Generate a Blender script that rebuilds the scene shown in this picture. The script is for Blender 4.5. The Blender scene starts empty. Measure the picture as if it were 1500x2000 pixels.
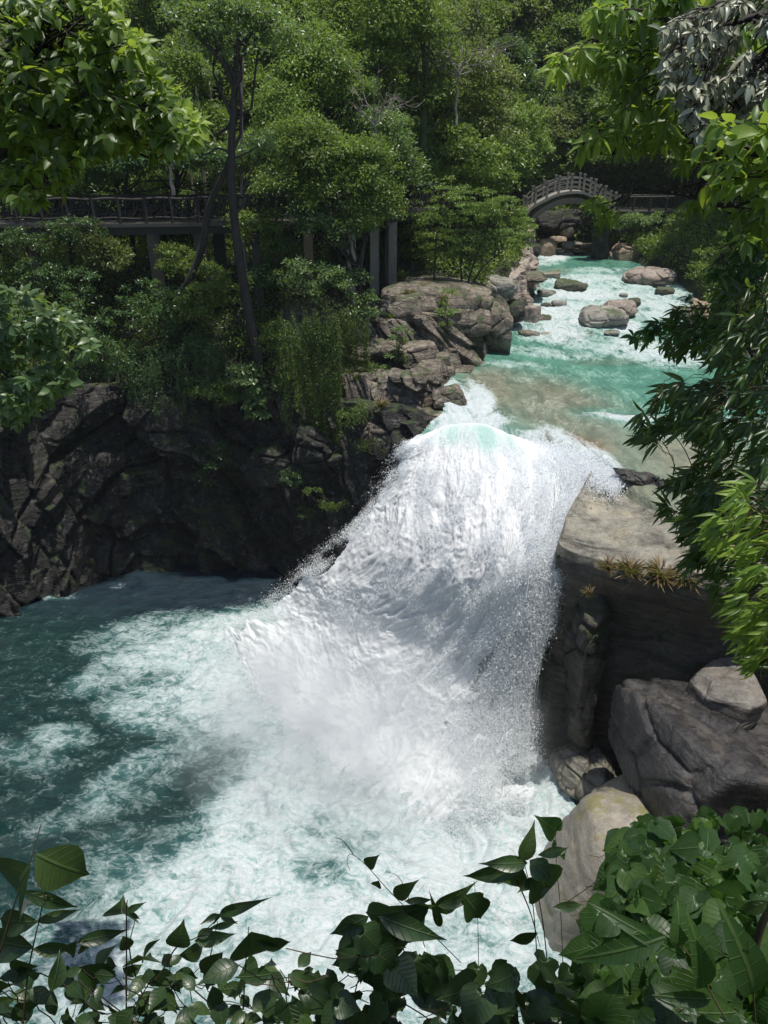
import bpy, bmesh, math, random
import numpy as np
from mathutils import Vector
PI = math.pi
C = bpy.context.scene
COL = C.collection
F = 1511.0; PITCH = math.radians(26.4); CZ = 22.0
cp, sp = math.cos(PITCH), math.sin(PITCH)

# ------------------------------------------------------------ camera, sky, sun
cam = bpy.data.cameras.new('camera'); camo = bpy.data.objects.new('camera', cam); COL.objects.link(camo)
camo.location = (0, 0, CZ); camo.rotation_euler = (PI/2 - PITCH, 0, 0)
cam.sensor_fit = 'VERTICAL'; cam.sensor_height = 36; cam.lens = 36*F/2000
cam.clip_start = 0.05; cam.clip_end = 1000
C.camera = camo
SUN = Vector((0.13, -0.07, 1.0)).normalized()
w = bpy.data.worlds.new("World"); C.world = w; w.use_nodes = True
wn = w.node_tree.nodes; wl = w.node_tree.links
sky = wn.new('ShaderNodeTexSky'); sky.sky_type = 'NISHITA'; sky.sun_disc = False
sky.sun_elevation = math.asin(SUN.z); sky.sun_rotation = math.atan2(SUN.x, SUN.y)
wl.new(sky.outputs[0], wn['Background'].inputs[0]); wn['Background'].inputs[1].default_value = 0.10
sd = bpy.data.lights.new('sun', 'SUN'); sd.energy = 3.5; sd.angle = math.radians(0.5); sd.color = (1, .95, .87)
so = bpy.data.objects.new('sun', sd); COL.objects.link(so); so.location = SUN*200
so.rotation_euler = SUN.to_track_quat('Z', 'Y').to_euler()
C.view_settings.view_transform = 'Standard'; C.view_settings.look = 'None'
C.view_settings.exposure = 0.54; C.view_settings.gamma = 1.0
C.cycles.volume_bounces = 2
C.render.resolution_x = 768; C.render.resolution_y = 1024

# ------------------------------------------------------------ photo point -> place
def ray(px, py):
    a = (np.asarray(px, float)-750)/F; b = (1000-np.asarray(py, float))/F
    return a, cp + b*sp, -sp + b*cp
def PZ(px, py, z):            # point on the level z
    a, b, c = ray(px, py); t = (np.asarray(z, float)-CZ)/c
    return np.stack([a*t, b*t, np.broadcast_to(z, np.shape(t)).astype(float)], -1)
def PY(px, py, Y):            # point at the distance Y
    a, b, c = ray(px, py); t = np.asarray(Y, float)/b
    return np.stack([a*t, b*t, CZ + c*t], -1)
def proj(p):                  # where a place shows in the photo (for laying things out)
    d = p[..., 1]*cp - (p[..., 2]-CZ)*sp
    u = p[..., 1]*sp + (p[..., 2]-CZ)*cp
    return 750 + F*p[..., 0]/d, 1000 - F*u/d, d

# ------------------------------------------------------------ noise
def _h(i, j, k, s):
    n = (i.astype(np.int64)*374761393 + j.astype(np.int64)*668265263 + k.astype(np.int64)*2147483647 + s*974711) & 0xffffffff
    n = ((n ^ (n >> 13))*1274126177) & 0xffffffff
    n = ((n ^ (n >> 16))*2246822519) & 0xffffffff
    return ((n ^ (n >> 15)) & 0xffffff)/float(0xffffff)
def noise(p, s=0):
    f = np.floor(p); t = p - f; t = t*t*t*(t*(t*6-15)+10)
    i, j, k = f[:, 0].astype(np.int64), f[:, 1].astype(np.int64), f[:, 2].astype(np.int64)
    r = 0
    for a in (0, 1):
        wx = t[:, 0] if a else 1-t[:, 0]
        for b in (0, 1):
            wy = t[:, 1] if b else 1-t[:, 1]
            for c in (0, 1):
                wz = t[:, 2] if c else 1-t[:, 2]
                r = r + _h(i+a, j+b, k+c, s)*wx*wy*wz
    return r*2-1
def fbm(p, o=4, s=0, g=.5):
    r = 0; a = 1; tot = 0
    for q in range(o):
        r = r + a*noise(p*(2.03**q) + q*17.3, s+q); tot += a; a *= g
    return r/tot
def ridge(p, o=4, s=0, g=.55):
    r = 0; a = 1; tot = 0
    for q in range(o):
        r = r + a*(1-2*np.abs(noise(p*(2.07**q) + q*11.1, s+q))); tot += a; a *= g
    return r/tot
def worley(p, s=0):           # cell value, edge distance
    f = np.floor(p).astype(np.int64); d1 = np.full(len(p), 9.); d2 = d1.copy(); v = np.zeros(len(p))
    for a in (-1, 0, 1):
        for b in (-1, 0, 1):
            for c in (-1, 0, 1):
                i, j, k = f[:, 0]+a, f[:, 1]+b, f[:, 2]+c
                q = np.stack([i+_h(i, j, k, s), j+_h(i, j, k, s+1), k+_h(i, j, k, s+2)], -1)
                d = np.sqrt(((p-q)**2).sum(1)); nv = _h(i, j, k, s+3)
                m = d < d1
                d2 = np.where(m, d1, np.minimum(d2, d)); v = np.where(m, nv, v); d1 = np.where(m, d, d1)
    return v, d2-d1
def plates(p, s=0, tilt=.5):  # tilted flat cells: offset and edge distance
    f = np.floor(p).astype(np.int64); d1 = np.full(len(p), 9.); d2 = d1.copy(); v = np.zeros(len(p))
    for a in (-1, 0, 1):
        for b in (-1, 0, 1):
            i, j, k = f[:, 0]+a, f[:, 1]+b, 0*f[:, 0]
            qx = i+.15+.7*_h(i, j, k, s); qy = j+.15+.7*_h(i, j, k, s+1)
            d = np.maximum(abs(p[:, 0]-qx), abs(p[:, 1]-qy))*.7+.3*np.hypot(p[:, 0]-qx, p[:, 1]-qy)
            nv = _h(i, j, k, s+3)-.5+tilt*((_h(i, j, k, s+5)-.5)*(p[:, 0]-qx)+(_h(i, j, k, s+6)-.6)*(p[:, 1]-qy))*2
            m = d < d1; d2 = np.where(m, d1, np.minimum(d2, d)); v = np.where(m, nv, v); d1 = np.where(m, d, d1)
    return v, d2-d1
def sm(a, b, x):
    t = np.clip((x-a)/(b-a), 0, 1); return t*t*(3-2*t)

# ------------------------------------------------------------ mesh building
class MB:
    def __init__(s): s.v = []; s.f = []; s.n = 0; s.r = []; s.l = []
    def add(s, v, f, rnd=0.0, luv=None):
        v = np.asarray(v, float).reshape(-1, 3); f = np.asarray(f, np.int64)
        s.v.append(v); s.f.append(f + s.n); s.n += len(v)
        s.l.append(np.zeros((len(v), 2)) if luv is None else luv)
        s.r.append(np.broadcast_to(rnd, (len(v),)).astype(np.float32))
        return s
def mesh(name, mb, mats, smooth=True, org=(0, 0, 0), attrs=None, mi=None):
    v = np.concatenate(mb.v) - np.asarray(org); me = bpy.data.meshes.new(name)
    me.vertices.add(len(v)); me.vertices.foreach_set('co', v.astype(np.float32).ravel())
    tot = sum(f.size for f in mb.f); nf = sum(len(f) for f in mb.f)
    me.loops.add(tot); me.loops.foreach_set('vertex_index', np.concatenate([f.ravel() for f in mb.f]).astype(np.int32))
    me.polygons.add(nf)
    cnt = np.concatenate([np.full(len(f), f.shape[1]) for f in mb.f])
    me.polygons.foreach_set('loop_start', np.concatenate([[0], np.cumsum(cnt)[:-1]]).astype(np.int32))
    if smooth is not None: me.polygons.foreach_set('use_smooth', np.full(nf, bool(smooth)))
    for m in (mats if isinstance(mats, (list, tuple)) else [mats]): me.materials.append(m)
    a = me.attributes.new('rnd', 'FLOAT', 'POINT'); a.data.foreach_set('value', np.concatenate(mb.r))
    lu = np.concatenate(mb.l)
    if lu.any(): attrs = dict(attrs or {}, lx=lu[:, 0], ly=lu[:, 1])
    for k, val in (attrs or {}).items():
        val = np.asarray(val, np.float32)
        if val.ndim == 2:
            a = me.attributes.new(k, 'FLOAT_COLOR', 'POINT')
            a.data.foreach_set('color', np.concatenate([val, np.ones((len(val), 1))], 1).astype(np.float32).ravel())
        else:
            a = me.attributes.new(k, 'FLOAT', 'POINT'); a.data.foreach_set('value', val)
    me.update(calc_edges=True)
    return me
def tag(o, label=None, cat=None, group=None, kind=None):
    if label: o['label'] = label
    if cat: o['category'] = cat
    if group: o['group'] = group
    if kind: o['kind'] = kind
    return o
def thing(name, label, cat, loc, group=None):
    o = bpy.data.objects.new(name, None); COL.objects.link(o); o.location = tuple(float(q) for q in loc)
    o.empty_display_size = .2
    return tag(o, label, cat, group)
def obj(name, mb, mat, parent=None, loc=None, **kw):     # vertices are given in world space
    org = np.array(parent.location) if parent else np.array(loc if loc is not None else (0, 0, 0), float)
    o = bpy.data.objects.new(name, mesh(name, mb, mat, org=org, **kw)); COL.objects.link(o)
    if parent: o.parent = parent
    else: o.location = tuple(float(q) for q in org)
    return o
def sub(name, mb, mat, part, root, **kw):                 # a sub-part: part sits at the root's origin
    o = bpy.data.objects.new(name, mesh(name, mb, mat, org=np.array(root.location), **kw)); COL.objects.link(o); o.parent = part
    return o
def box(mb, c, size, rot=0, rnd=0, tilt=(0, 0)):
    s = np.array([[x, y, z] for x in (-.5, .5) for y in (-.5, .5) for z in (-.5, .5)])*np.asarray(size)
    ca, sa = math.cos(rot), math.sin(rot)
    if tilt[0]: s[:, 2] += s[:, 0]*tilt[0]
    x = s[:, 0]*ca - s[:, 1]*sa; y = s[:, 0]*sa + s[:, 1]*ca
    s = np.stack([x, y, s[:, 2]], 1) + np.asarray(c)
    return mb.add(s, [[0, 1, 3, 2], [4, 6, 7, 5], [0, 4, 5, 1], [2, 3, 7, 6], [0, 2, 6, 4], [1, 5, 7, 3]], rnd)
def tube(mb, pts, rad, n=6, rnd=0):
    pts = np.asarray(pts, float); rad = np.broadcast_to(rad, (len(pts),)).astype(float)
    T = np.gradient(pts, axis=0); T /= np.linalg.norm(T, axis=1, keepdims=True)+1e-9
    up = np.where(np.abs(T[:, 2:3]) < .9, np.array([[0, 0, 1.]]), np.array([[1., 0, 0]]))
    if np.abs(T[:, 2]).max() >= .9 and np.abs(T[:, 2]).min() < .9: up = np.array([[.6, .77, .2]]) + 0*T
    A = np.cross(T, up); A /= np.linalg.norm(A, axis=1, keepdims=True)+1e-9; B = np.cross(T, A)
    th = np.arange(n)*2*PI/n
    v = pts[:, None]+rad[:, None, None]*(A[:, None]*np.cos(th)[None, :, None]+B[:, None]*np.sin(th)[None, :, None])
    i = np.arange(len(pts)-1)[:, None]*n; k = np.arange(n)[None]
    k2 = (k+1) % n
    f = np.stack([i+k, i+k2, i+n+k2, i+n+k], -1).reshape(-1, 4)
    return mb.add(v.reshape(-1, 3), f, rnd)
def curve(pts, n=10):         # Catmull-Rom through the points
    p = np.asarray(pts, float); p = np.concatenate([[2*p[0]-p[1]], p, [2*p[-1]-p[-2]]]); out = []
    for i in range(1, len(p)-2):
        t = np.linspace(0, 1, n, endpoint=False)[:, None]
        out.append(.5*((2*p[i])+(-p[i-1]+p[i+1])*t+(2*p[i-1]-5*p[i]+4*p[i+1]-p[i+2])*t*t+(-p[i-1]+3*p[i]-3*p[i+1]+p[i+2])*t**3))
    return np.concatenate(out+[p[-2:-1]])
def grid_faces(nu, nv):
    i = np.arange(nv-1)[:, None]*nu; k = np.arange(nu-1)[None]
    return np.stack([i+k, i+k+1, i+nu+k+1, i+nu+k], -1).reshape(-1, 4)
def norml(a): return a/(np.linalg.norm(a, axis=-1, keepdims=True)+1e-9)

# ------------------------------------------------------------ materials
def mat(name):
    m = bpy.data.materials.new(name); m.use_nodes = True; nt = m.node_tree; nt.nodes.clear()
    out = nt.nodes.new('ShaderNodeOutputMaterial'); return m, nt, out
def N(nt, t, **kw):
    n = nt.nodes.new(t)
    for k, v in kw.items():
        if k in n.inputs.keys(): n.inputs[k].default_value = v
        else: setattr(n, k, v)
    return n
def L(nt, a, b): nt.links.new(a, b)
def ramp(nt, src, stops):
    r = nt.nodes.new('ShaderNodeValToRGB'); e = r.color_ramp.elements
    while len(e) < len(stops): e.new(.5)
    for q, (p, c) in zip(e, stops): q.position = p; q.color = (c if len(c) == 4 else (*c, 1)) if not isinstance(c, float) else (c, c, c, 1)
    L(nt, src, r.inputs[0]); return r.outputs[0]
def mixc(nt, fac, a, b, mode='MIX'):
    m = nt.nodes.new('ShaderNodeMix'); m.data_type = 'RGBA'; m.blend_type = mode
    for s, v in ((m.inputs[0], fac), (m.inputs[6], a), (m.inputs[7], b)):
        if hasattr(v, 'is_output'): L(nt, v, s)
        elif isinstance(v, (int, float)): s.default_value = v
        else: s.default_value = (*v, 1)
    return m.outputs[2]
def mth(nt, op, a, b=None):
    m = nt.nodes.new('ShaderNodeMath'); m.operation = op
    for s, v in ((m.inputs[0], a), (m.inputs[1], b)):
        if v is None: continue
        if hasattr(v, 'is_output'): L(nt, v, s)
        else: s.default_value = v
    return m.outputs[0]
def noiseN(nt, scale, detail=5, rough=.6, vec=None, dist=0):
    n = nt.nodes.new('ShaderNodeTexNoise'); n.inputs['Scale'].default_value = scale
    n.inputs['Detail'].default_value = detail; n.inputs['Roughness'].default_value = rough
    n.inputs['Distortion'].default_value = dist
    if vec is not None: L(nt, vec, n.inputs['Vector'])
    return n.outputs[0]
def pos(nt, scale=(1, 1, 1), rot=(0, 0, 0)):
    g = nt.nodes.new('ShaderNodeNewGeometry'); mp = nt.nodes.new('ShaderNodeMapping')
    mp.inputs['Scale'].default_value = scale; mp.inputs['Rotation'].default_value = rot
    L(nt, g.outputs['Position'], mp.inputs['Vector']); return mp.outputs[0]
def attr(nt, name, out='Fac'):
    a = nt.nodes.new('ShaderNodeAttribute'); a.attribute_name = name; return a.outputs[out]

def leafmat(name, c1, c2, c3, trans=.42, rough=.42, spec=.5, tr_col=(.30, .44, .05), veins=0, sl=.7):
    m, nt, out = mat(name)
    r = attr(nt, 'rnd')
    col = ramp(nt, r, [(0, c1), (.55, c2), (1, c3)])
    nz = noiseN(nt, .55, 3, .6, pos(nt))
    col = mixc(nt, 1.0, col, ramp(nt, nz, [(.3, .62), (.7, 1.25)]), 'MULTIPLY')
    if veins:      # midrib and side veins, in the leaf's own coordinates
        lx = attr(nt, 'lx'); ay = mth(nt, 'ABSOLUTE', attr(nt, 'ly'))
        w_ = mth(nt, 'ABSOLUTE', mth(nt, 'SINE', mth(nt, 'MULTIPLY', mth(nt, 'SUBTRACT', lx, mth(nt, 'MULTIPLY', ay, sl)), veins)))
        side = ramp(nt, w_, [(.0, 1.0), (.22, 0.0)]); rib = ramp(nt, ay, [(.008, 1.0), (.022, 0.0)])
        vn = mth(nt, 'MAXIMUM', mth(nt, 'MULTIPLY', side, .55), rib)
        col = mixc(nt, mth(nt, 'MULTIPLY', vn, .55), col, mixc(nt, .4, (.16, .22, .08), col))
        spot = ramp(nt, noiseN(nt, 34, 4, .7, pos(nt)), [(.3, (.72, .72, .7)), (.55, (1.05, 1.05, 1)), (.74, (1.0, .96, .8))]); col = mixc(nt, 1, col, spot, 'MULTIPLY')
    b = N(nt, 'ShaderNodeBsdfPrincipled', Roughness=rough); b.inputs['Specular IOR Level'].default_value = spec
    if veins:
        bp = N(nt, 'ShaderNodeBump', Strength=.8, Distance=.004); bp.invert = True; L(nt, vn, bp.inputs['Height']); L(nt, bp.outputs[0], b.inputs['Normal'])
    L(nt, col, b.inputs['Base Color'])
    t = N(nt, 'ShaderNodeBsdfTranslucent'); tc = mixc(nt, .75, col, tr_col); L(nt, tc, t.inputs['Color'])
    mx = N(nt, 'ShaderNodeMixShader'); mx.inputs[0].default_value = trans
    L(nt, b.outputs[0], mx.inputs[1]); L(nt, t.outputs[0], mx.inputs[2]); L(nt, mx.outputs[0], out.inputs[0])
    return m
def barkmat(name, c1, c2, moss=0.0):
    m, nt, out = mat(name)
    n1 = noiseN(nt, 4, 6, .7, pos(nt, (1, 1, .25)))
    col = ramp(nt, n1, [(.3, c1), (.7, c2)])
    if moss: col = mixc(nt, ramp(nt, noiseN(nt, 1.6, 4), [(.5-moss*.3, 0.0), (.62, 1.0)]), col, (.05, .085, .02))
    b = N(nt, 'ShaderNodeBsdfPrincipled', Roughness=.85); L(nt, col, b.inputs['Base Color'])
    bp = N(nt, 'ShaderNodeBump', Strength=.6, Distance=.03); L(nt, n1, bp.inputs['Height']); L(nt, bp.outputs[0], b.inputs['Normal'])
    L(nt, b.outputs[0], out.inputs[0]); return m
def rockmat(name, c1, c2, c3, moss=0.0, rough=.75, strata=0.0, mossc=(.035, .06, .012), wet=0, stain=.5, dist=.12, lich=0.0, cracks=1.0):
    m, nt, out = mat(name)
    p = pos(nt)
    big = noiseN(nt, .45, 5, .62, p, .6); mid = noiseN(nt, 2.6, 7, .68, p, .4); fine = noiseN(nt, 17, 6, .72, p)
    st = noiseN(nt, 1.0, 6, .66, pos(nt, (.5, .5, 3.4), (.22, -.3, 0)), 1.0)
    col = ramp(nt, mixc(nt, .5, big, mid), [(.36, c1), (.5, c2), (.64, c3)])
    col = mixc(nt, 1, col, ramp(nt, fine, [(.25, .62), (.75, 1.3)]), 'MULTIPLY')
    col = mixc(nt, stain, col, mixc(nt, 1, col, ramp(nt, st, [(.38, (.38, .34, .32)), (.5, 1.0), (.64, (1.2, 1.12, 1.0))]), 'MULTIPLY'))
    if lich: col = mixc(nt, mth(nt, 'MULTIPLY', ramp(nt, noiseN(nt, 3.1, 6, .75, p), [(.56, 0.0), (.62, 1.0)]), lich), col, (.34, .34, .29))
    cr = N(nt, 'ShaderNodeTexVoronoi', feature='DISTANCE_TO_EDGE'); cr.inputs['Scale'].default_value = .75
    wp = N(nt, 'ShaderNodeVectorMath', operation='ADD'); nc = nt.nodes.new('ShaderNodeTexNoise'); nc.inputs['Scale'].default_value = 1.1; nc.inputs['Detail'].default_value = 4
    L(nt, pos(nt, (.7, .7, 1.4), (.2, .3, .4)), nc.inputs['Vector'])
    L(nt, nc.outputs['Color'], wp.inputs[0]); L(nt, pos(nt, (.7, .7, 1.5), (.2, .25, .3)), wp.inputs[1]); L(nt, wp.outputs[0], cr.inputs['Vector'])
    ck = ramp(nt, cr.outputs['Distance'], [(0.0, 0.0), (.035, 1.0)])
    col = mixc(nt, 1, col, mixc(nt, ck, (1-.55*cracks, 1-.58*cracks, 1-.6*cracks), (1, 1, 1)), 'MULTIPLY')
    if moss:
        g = nt.nodes.new('ShaderNodeNewGeometry'); sx = nt.nodes.new('ShaderNodeSeparateXYZ'); L(nt, g.outputs['Normal'], sx.inputs[0])
        q = mth(nt, 'ADD', mth(nt, 'MULTIPLY', sx.outputs[2], .12), noiseN(nt, 1.5, 6, .7, p))
        col = mixc(nt, ramp(nt, q, [(.62-.22*moss, 0.0), (.70-.22*moss, .85)]), col, mixc(nt, fine, tuple(.6*c for c in mossc), tuple(1.5*c for c in mossc)))
    b = N(nt, 'ShaderNodeBsdfPrincipled', Roughness=rough); L(nt, col, b.inputs['Base Color'])
    if wet: L(nt, ramp(nt, mid, [(.35, wet), (.7, rough)]), b.inputs['Roughness'])
    h = mth(nt, 'ADD', mth(nt, 'ADD', mth(nt, 'MULTIPLY', fine, .42), mid), mth(nt, 'MULTIPLY', ck, .25*cracks))
    h = mth(nt, 'ADD', h, mth(nt, 'MULTIPLY', st, .9))
    bp = N(nt, 'ShaderNodeBump', Strength=.9, Distance=dist); L(nt, h, bp.inputs['Height']); L(nt, bp.outputs[0], b.inputs['Normal'])
    L(nt, b.outputs[0], out.inputs[0]); return m
def plain(name, c, rough=.7, var=.35, scale=6, bump=.01):
    m, nt, out = mat(name)
    n1 = noiseN(nt, scale, 6, .65, pos(nt)); n2 = noiseN(nt, scale*.16, 4, .6, pos(nt))
    col = mixc(nt, mixc(nt, .5, n1, n2), tuple(q*(1-var) for q in c), tuple(min(1, q*(1+var)) for q in c))
    b = N(nt, 'ShaderNodeBsdfPrincipled', Roughness=rough); L(nt, col, b.inputs['Base Color'])
    bp = N(nt, 'ShaderNodeBump', Strength=.5, Distance=bump); L(nt, n1, bp.inputs['Height']); L(nt, bp.outputs[0], b.inputs['Normal'])
    L(nt, b.outputs[0], out.inputs[0]); return m

M = {}
M['leaf_mid'] = leafmat('leaf_mid', (0.045, 0.09, 0.018), (0.115, 0.185, 0.032), (0.28, 0.36, 0.07))
M['leaf_dark'] = leafmat('leaf_dark', (0.029, 0.072, 0.022), (0.048, 0.112, 0.032), (0.088, 0.176, 0.048), trans=.25, spec=.5, rough=.35)
M['leaf_fine'] = leafmat('leaf_fine', (0.098, 0.166, 0.035), (0.166, 0.264, 0.058), (0.293, 0.390, 0.088))
M['leaf_pale'] = leafmat('leaf_pale', (0.081, 0.145, 0.056), (0.145, 0.225, 0.089), (0.258, 0.354, 0.145), spec=.55, rough=.36)
M['leaf_bright'] = leafmat('leaf_bright', (.05, .10, .02), (.13, .23, .035), (.36, .48, .06), trans=.45, tr_col=(.42, .58, .05))
M['leaf_olive'] = leafmat('leaf_olive', (0.104, 0.133, 0.042), (0.160, 0.189, 0.060), (0.246, 0.264, 0.094))
M['leaf_silver'] = leafmat('leaf_silver', (.10, .12, .06), (.32, .34, .23), (.60, .62, .48), trans=.2, spec=.6, rough=.4, tr_col=(.4, .42, .25))
M['leaf_bamboo'] = leafmat('leaf_bamboo', (.018, .042, .010), (.032, .075, .014), (.09, .17, .03), trans=.35, spec=.5, rough=.35)
M['leaf_vine'] = leafmat('leaf_vine', (.02, .05, .016), (.04, .09, .024), (.085, .16, .032), veins=22, trans=.38, tr_col=(.16, .36, .04))
M['leaf_near'] = leafmat('leaf_near', (.022, .048, .018), (.038, .08, .026), (.075, .125, .036), veins=22, trans=.28, spec=.5, rough=.35, tr_col=(.14, .24, .03))
M['leaf_dry'] = leafmat('leaf_dry', (.10, .06, .03), (.17, .11, .05), (.25, .17, .08), trans=.2)
M['moss_hang'] = leafmat('moss_hang', (.04, .075, .012), (.07, .12, .018), (.12, .17, .03))
M['bark_dark'] = barkmat('bark_dark', (.018, .014, .011), (.05, .042, .035))
M['bark_moss'] = barkmat('bark_moss', (.03, .025, .018), (.08, .07, .055), .6)
M['bark_pale'] = barkmat('bark_pale', (.14, .12, .10), (.28, .25, .22))
M['stem'] = barkmat('stem', (.035, .03, .012), (.08, .06, .03))
M['rock_out'] = rockmat('rock_outcrop', (.07, .058, .047), (.15, .125, .10), (.35, .31, .25), moss=.06, stain=.8, lich=.5)
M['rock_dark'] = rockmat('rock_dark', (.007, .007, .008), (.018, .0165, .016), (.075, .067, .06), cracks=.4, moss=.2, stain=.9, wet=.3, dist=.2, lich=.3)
M['rock_far'] = rockmat('rock_far', (.10, .085, .07), (.18, .155, .125), (.27, .235, .195), moss=.2, stain=.6)
M['rock_grey'] = rockmat('rock_grey', (.17, .16, .14), (.25, .235, .205), (.33, .31, .27), cracks=.2, stain=.35, moss=.03, rough=.6, dist=.05)
M['rock_pink'] = rockmat('rock_pink', (.18, .145, .12), (.28, .235, .20), (.39, .34, .29), cracks=.4, stain=.45, rough=.65, dist=.05)
M['rock_mossy'] = rockmat('rock_mossy', (.06, .065, .045), (.10, .10, .07), (.15, .15, .11), moss=.5, stain=.3, dist=.05)
M['rock_orange'] = rockmat('rock_orange', (.20, .15, .10), (.31, .235, .165), (.42, .33, .25), stain=.5, dist=.06)
M['rock_pale'] = rockmat('rock_pale', cracks=.15, c1=(.17, .155, .125), c2=(.235, .215, .175), c3=(.31, .285, .235), moss=.12, stain=.45, rough=.5, dist=.035, mossc=(.16, .15, .06))
M['rock_knob'] = rockmat('rock_knob', (.06, .058, .055), (.15, .14, .125), (.25, .235, .21), cracks=.4, stain=.9, rough=.45, dist=.08, lich=.3)
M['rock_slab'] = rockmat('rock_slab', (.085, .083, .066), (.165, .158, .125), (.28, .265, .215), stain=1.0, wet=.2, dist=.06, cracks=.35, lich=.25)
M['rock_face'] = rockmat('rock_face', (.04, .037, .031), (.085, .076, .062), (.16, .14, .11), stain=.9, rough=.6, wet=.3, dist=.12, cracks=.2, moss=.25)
M['rock_wedge'] = rockmat('rock_wedge', (.022, .022, .024), (.036, .035, .036), (.11, .10, .09), cracks=.5, lich=.1, stain=.9, rough=.4, wet=.2, dist=.1)
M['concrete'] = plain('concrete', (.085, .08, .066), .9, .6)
M['concrete_dark_shaded'] = plain('concrete_dark_shaded', (.035, .036, .028), .9, .5)  # dark concrete tone that also carries the shade on the left walkway
M['concrete_sunlit'] = plain('concrete_sunlit', (.22, .21, .18), .9, .5)  # lighter copy of the concrete, with sunlight put into its colour
M['rail'] = plain('twig_rail', (.03, .027, .024), .8)
M['rail_pale'] = plain('stone_rail', (.24, .22, .19), .8)
def soilmat():
    m, nt, out = mat('forest_soil')
    n = noiseN(nt, .8, 7, .7, pos(nt)); n2 = noiseN(nt, 6, 5, .7, pos(nt))
    col = mixc(nt, .5, ramp(nt, n, [(.35, (.022, .022, .012)), (.5, (.03, .042, .015)), (.65, (.07, .06, .035))]), ramp(nt, n2, [(.3, (.015, .02, .008)), (.7, (.06, .075, .03))]))
    b = N(nt, 'ShaderNodeBsdfPrincipled', Roughness=.95); L(nt, col, b.inputs['Base Color'])
    bp = N(nt, 'ShaderNodeBump', Strength=1, Distance=.2); L(nt, n2, bp.inputs['Height']); L(nt, bp.outputs[0], b.inputs['Normal'])
    L(nt, b.outputs[0], out.inputs[0]); return m
M['soil'] = soilmat()
def watermat(name, flow=(1, 1, 1), rot=0, sc=1.0, rough=.12):
    # body colour and amount of foam are stored on the surface; the foam breaks up along the flow
    m, nt, out = mat(name)
    fo = attr(nt, 'foam'); wc = attr(nt, 'wcol', 'Color')
    p = pos(nt, flow, (0, 0, rot))
    wv = nt.nodes.new('ShaderNodeTexNoise'); wv.inputs['Scale'].default_value = .9*sc; wv.inputs['Detail'].default_value = 4; L(nt, p, wv.inputs['Vector'])
    ad = N(nt, 'ShaderNodeVectorMath', operation='MULTIPLY_ADD'); L(nt, wv.outputs['Color'], ad.inputs[0]); ad.inputs[1].default_value = (1.6, 1.6, 1.6); L(nt, p, ad.inputs[2])
    n1 = noiseN(nt, 1.5*sc, 9, .66, ad.outputs[0]); n2 = noiseN(nt, 6*sc, 7, .7, ad.outputs[0])
    rd = mth(nt, 'SUBTRACT', 1.0, mth(nt, 'MULTIPLY', mth(nt, 'ABSOLUTE', mth(nt, 'SUBTRACT', n1, .5)), 7.0))   # thin veins
    q = mth(nt, 'ADD', mth(nt, 'MULTIPLY', mth(nt, 'SUBTRACT', n1, .5), 1.9), mth(nt, 'MULTIPLY', mth(nt, 'SUBTRACT', n2, .5), .9))
    q = mth(nt, 'ADD', q, mth(nt, 'MULTIPLY', rd, .12))
    k = mth(nt, 'ADD', mth(nt, 'MULTIPLY', fo, 1.12), mth(nt, 'MULTIPLY', q, .85))
    mask = ramp(nt, k, [(.30, 0.0), (.5, .22), (.70, .58), (1.12, 1.0)])
    mask = mth(nt, 'MULTIPLY', mask, ramp(nt, fo, [(.02, 0.0), (.12, 1.0)]))
    body = mixc(nt, ramp(nt, n1, [(.3, 0.0), (.7, 1.0)]), mixc(nt, 1, wc, (.5, .58, .62), 'MULTIPLY'), mixc(nt, 1, wc, (1.5, 1.42, 1.4), 'MULTIPLY'))
    fc = ramp(nt, mth(nt, 'ADD', n2, mth(nt, 'MULTIPLY', fo, .12)), [(.3, (.29, .42, .41)), (.5, (.41, .485, .49)), (.68, (.52, .56, .57))])
    col = mixc(nt, mask, body, fc)
    b = N(nt, 'ShaderNodeBsdfPrincipled'); L(nt, col, b.inputs['Base Color'])
    L(nt, ramp(nt, mask, [(0, rough), (.6, .8)]), b.inputs['Roughness']); b.inputs['IOR'].default_value = 1.33
    n3 = noiseN(nt, 14*sc, 4, .6, ad.outputs[0])
    bp = N(nt, 'ShaderNodeBump', Strength=.75, Distance=.12); L(nt, mth(nt, 'ADD', mth(nt, 'ADD', n1, mth(nt, 'MULTIPLY', n2, .5)), mth(nt, 'MULTIPLY', n3, .2)), bp.inputs['Height'])
    L(nt, bp.outputs[0], b.inputs['Normal']); L(nt, b.outputs[0], out.inputs[0]); return m
M['pool'] = watermat('pool_water', (1, 1.5, 1), .5, .8)
M['river'] = watermat('river_water', (1, .55, 1), -.15, 1.0)
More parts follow.
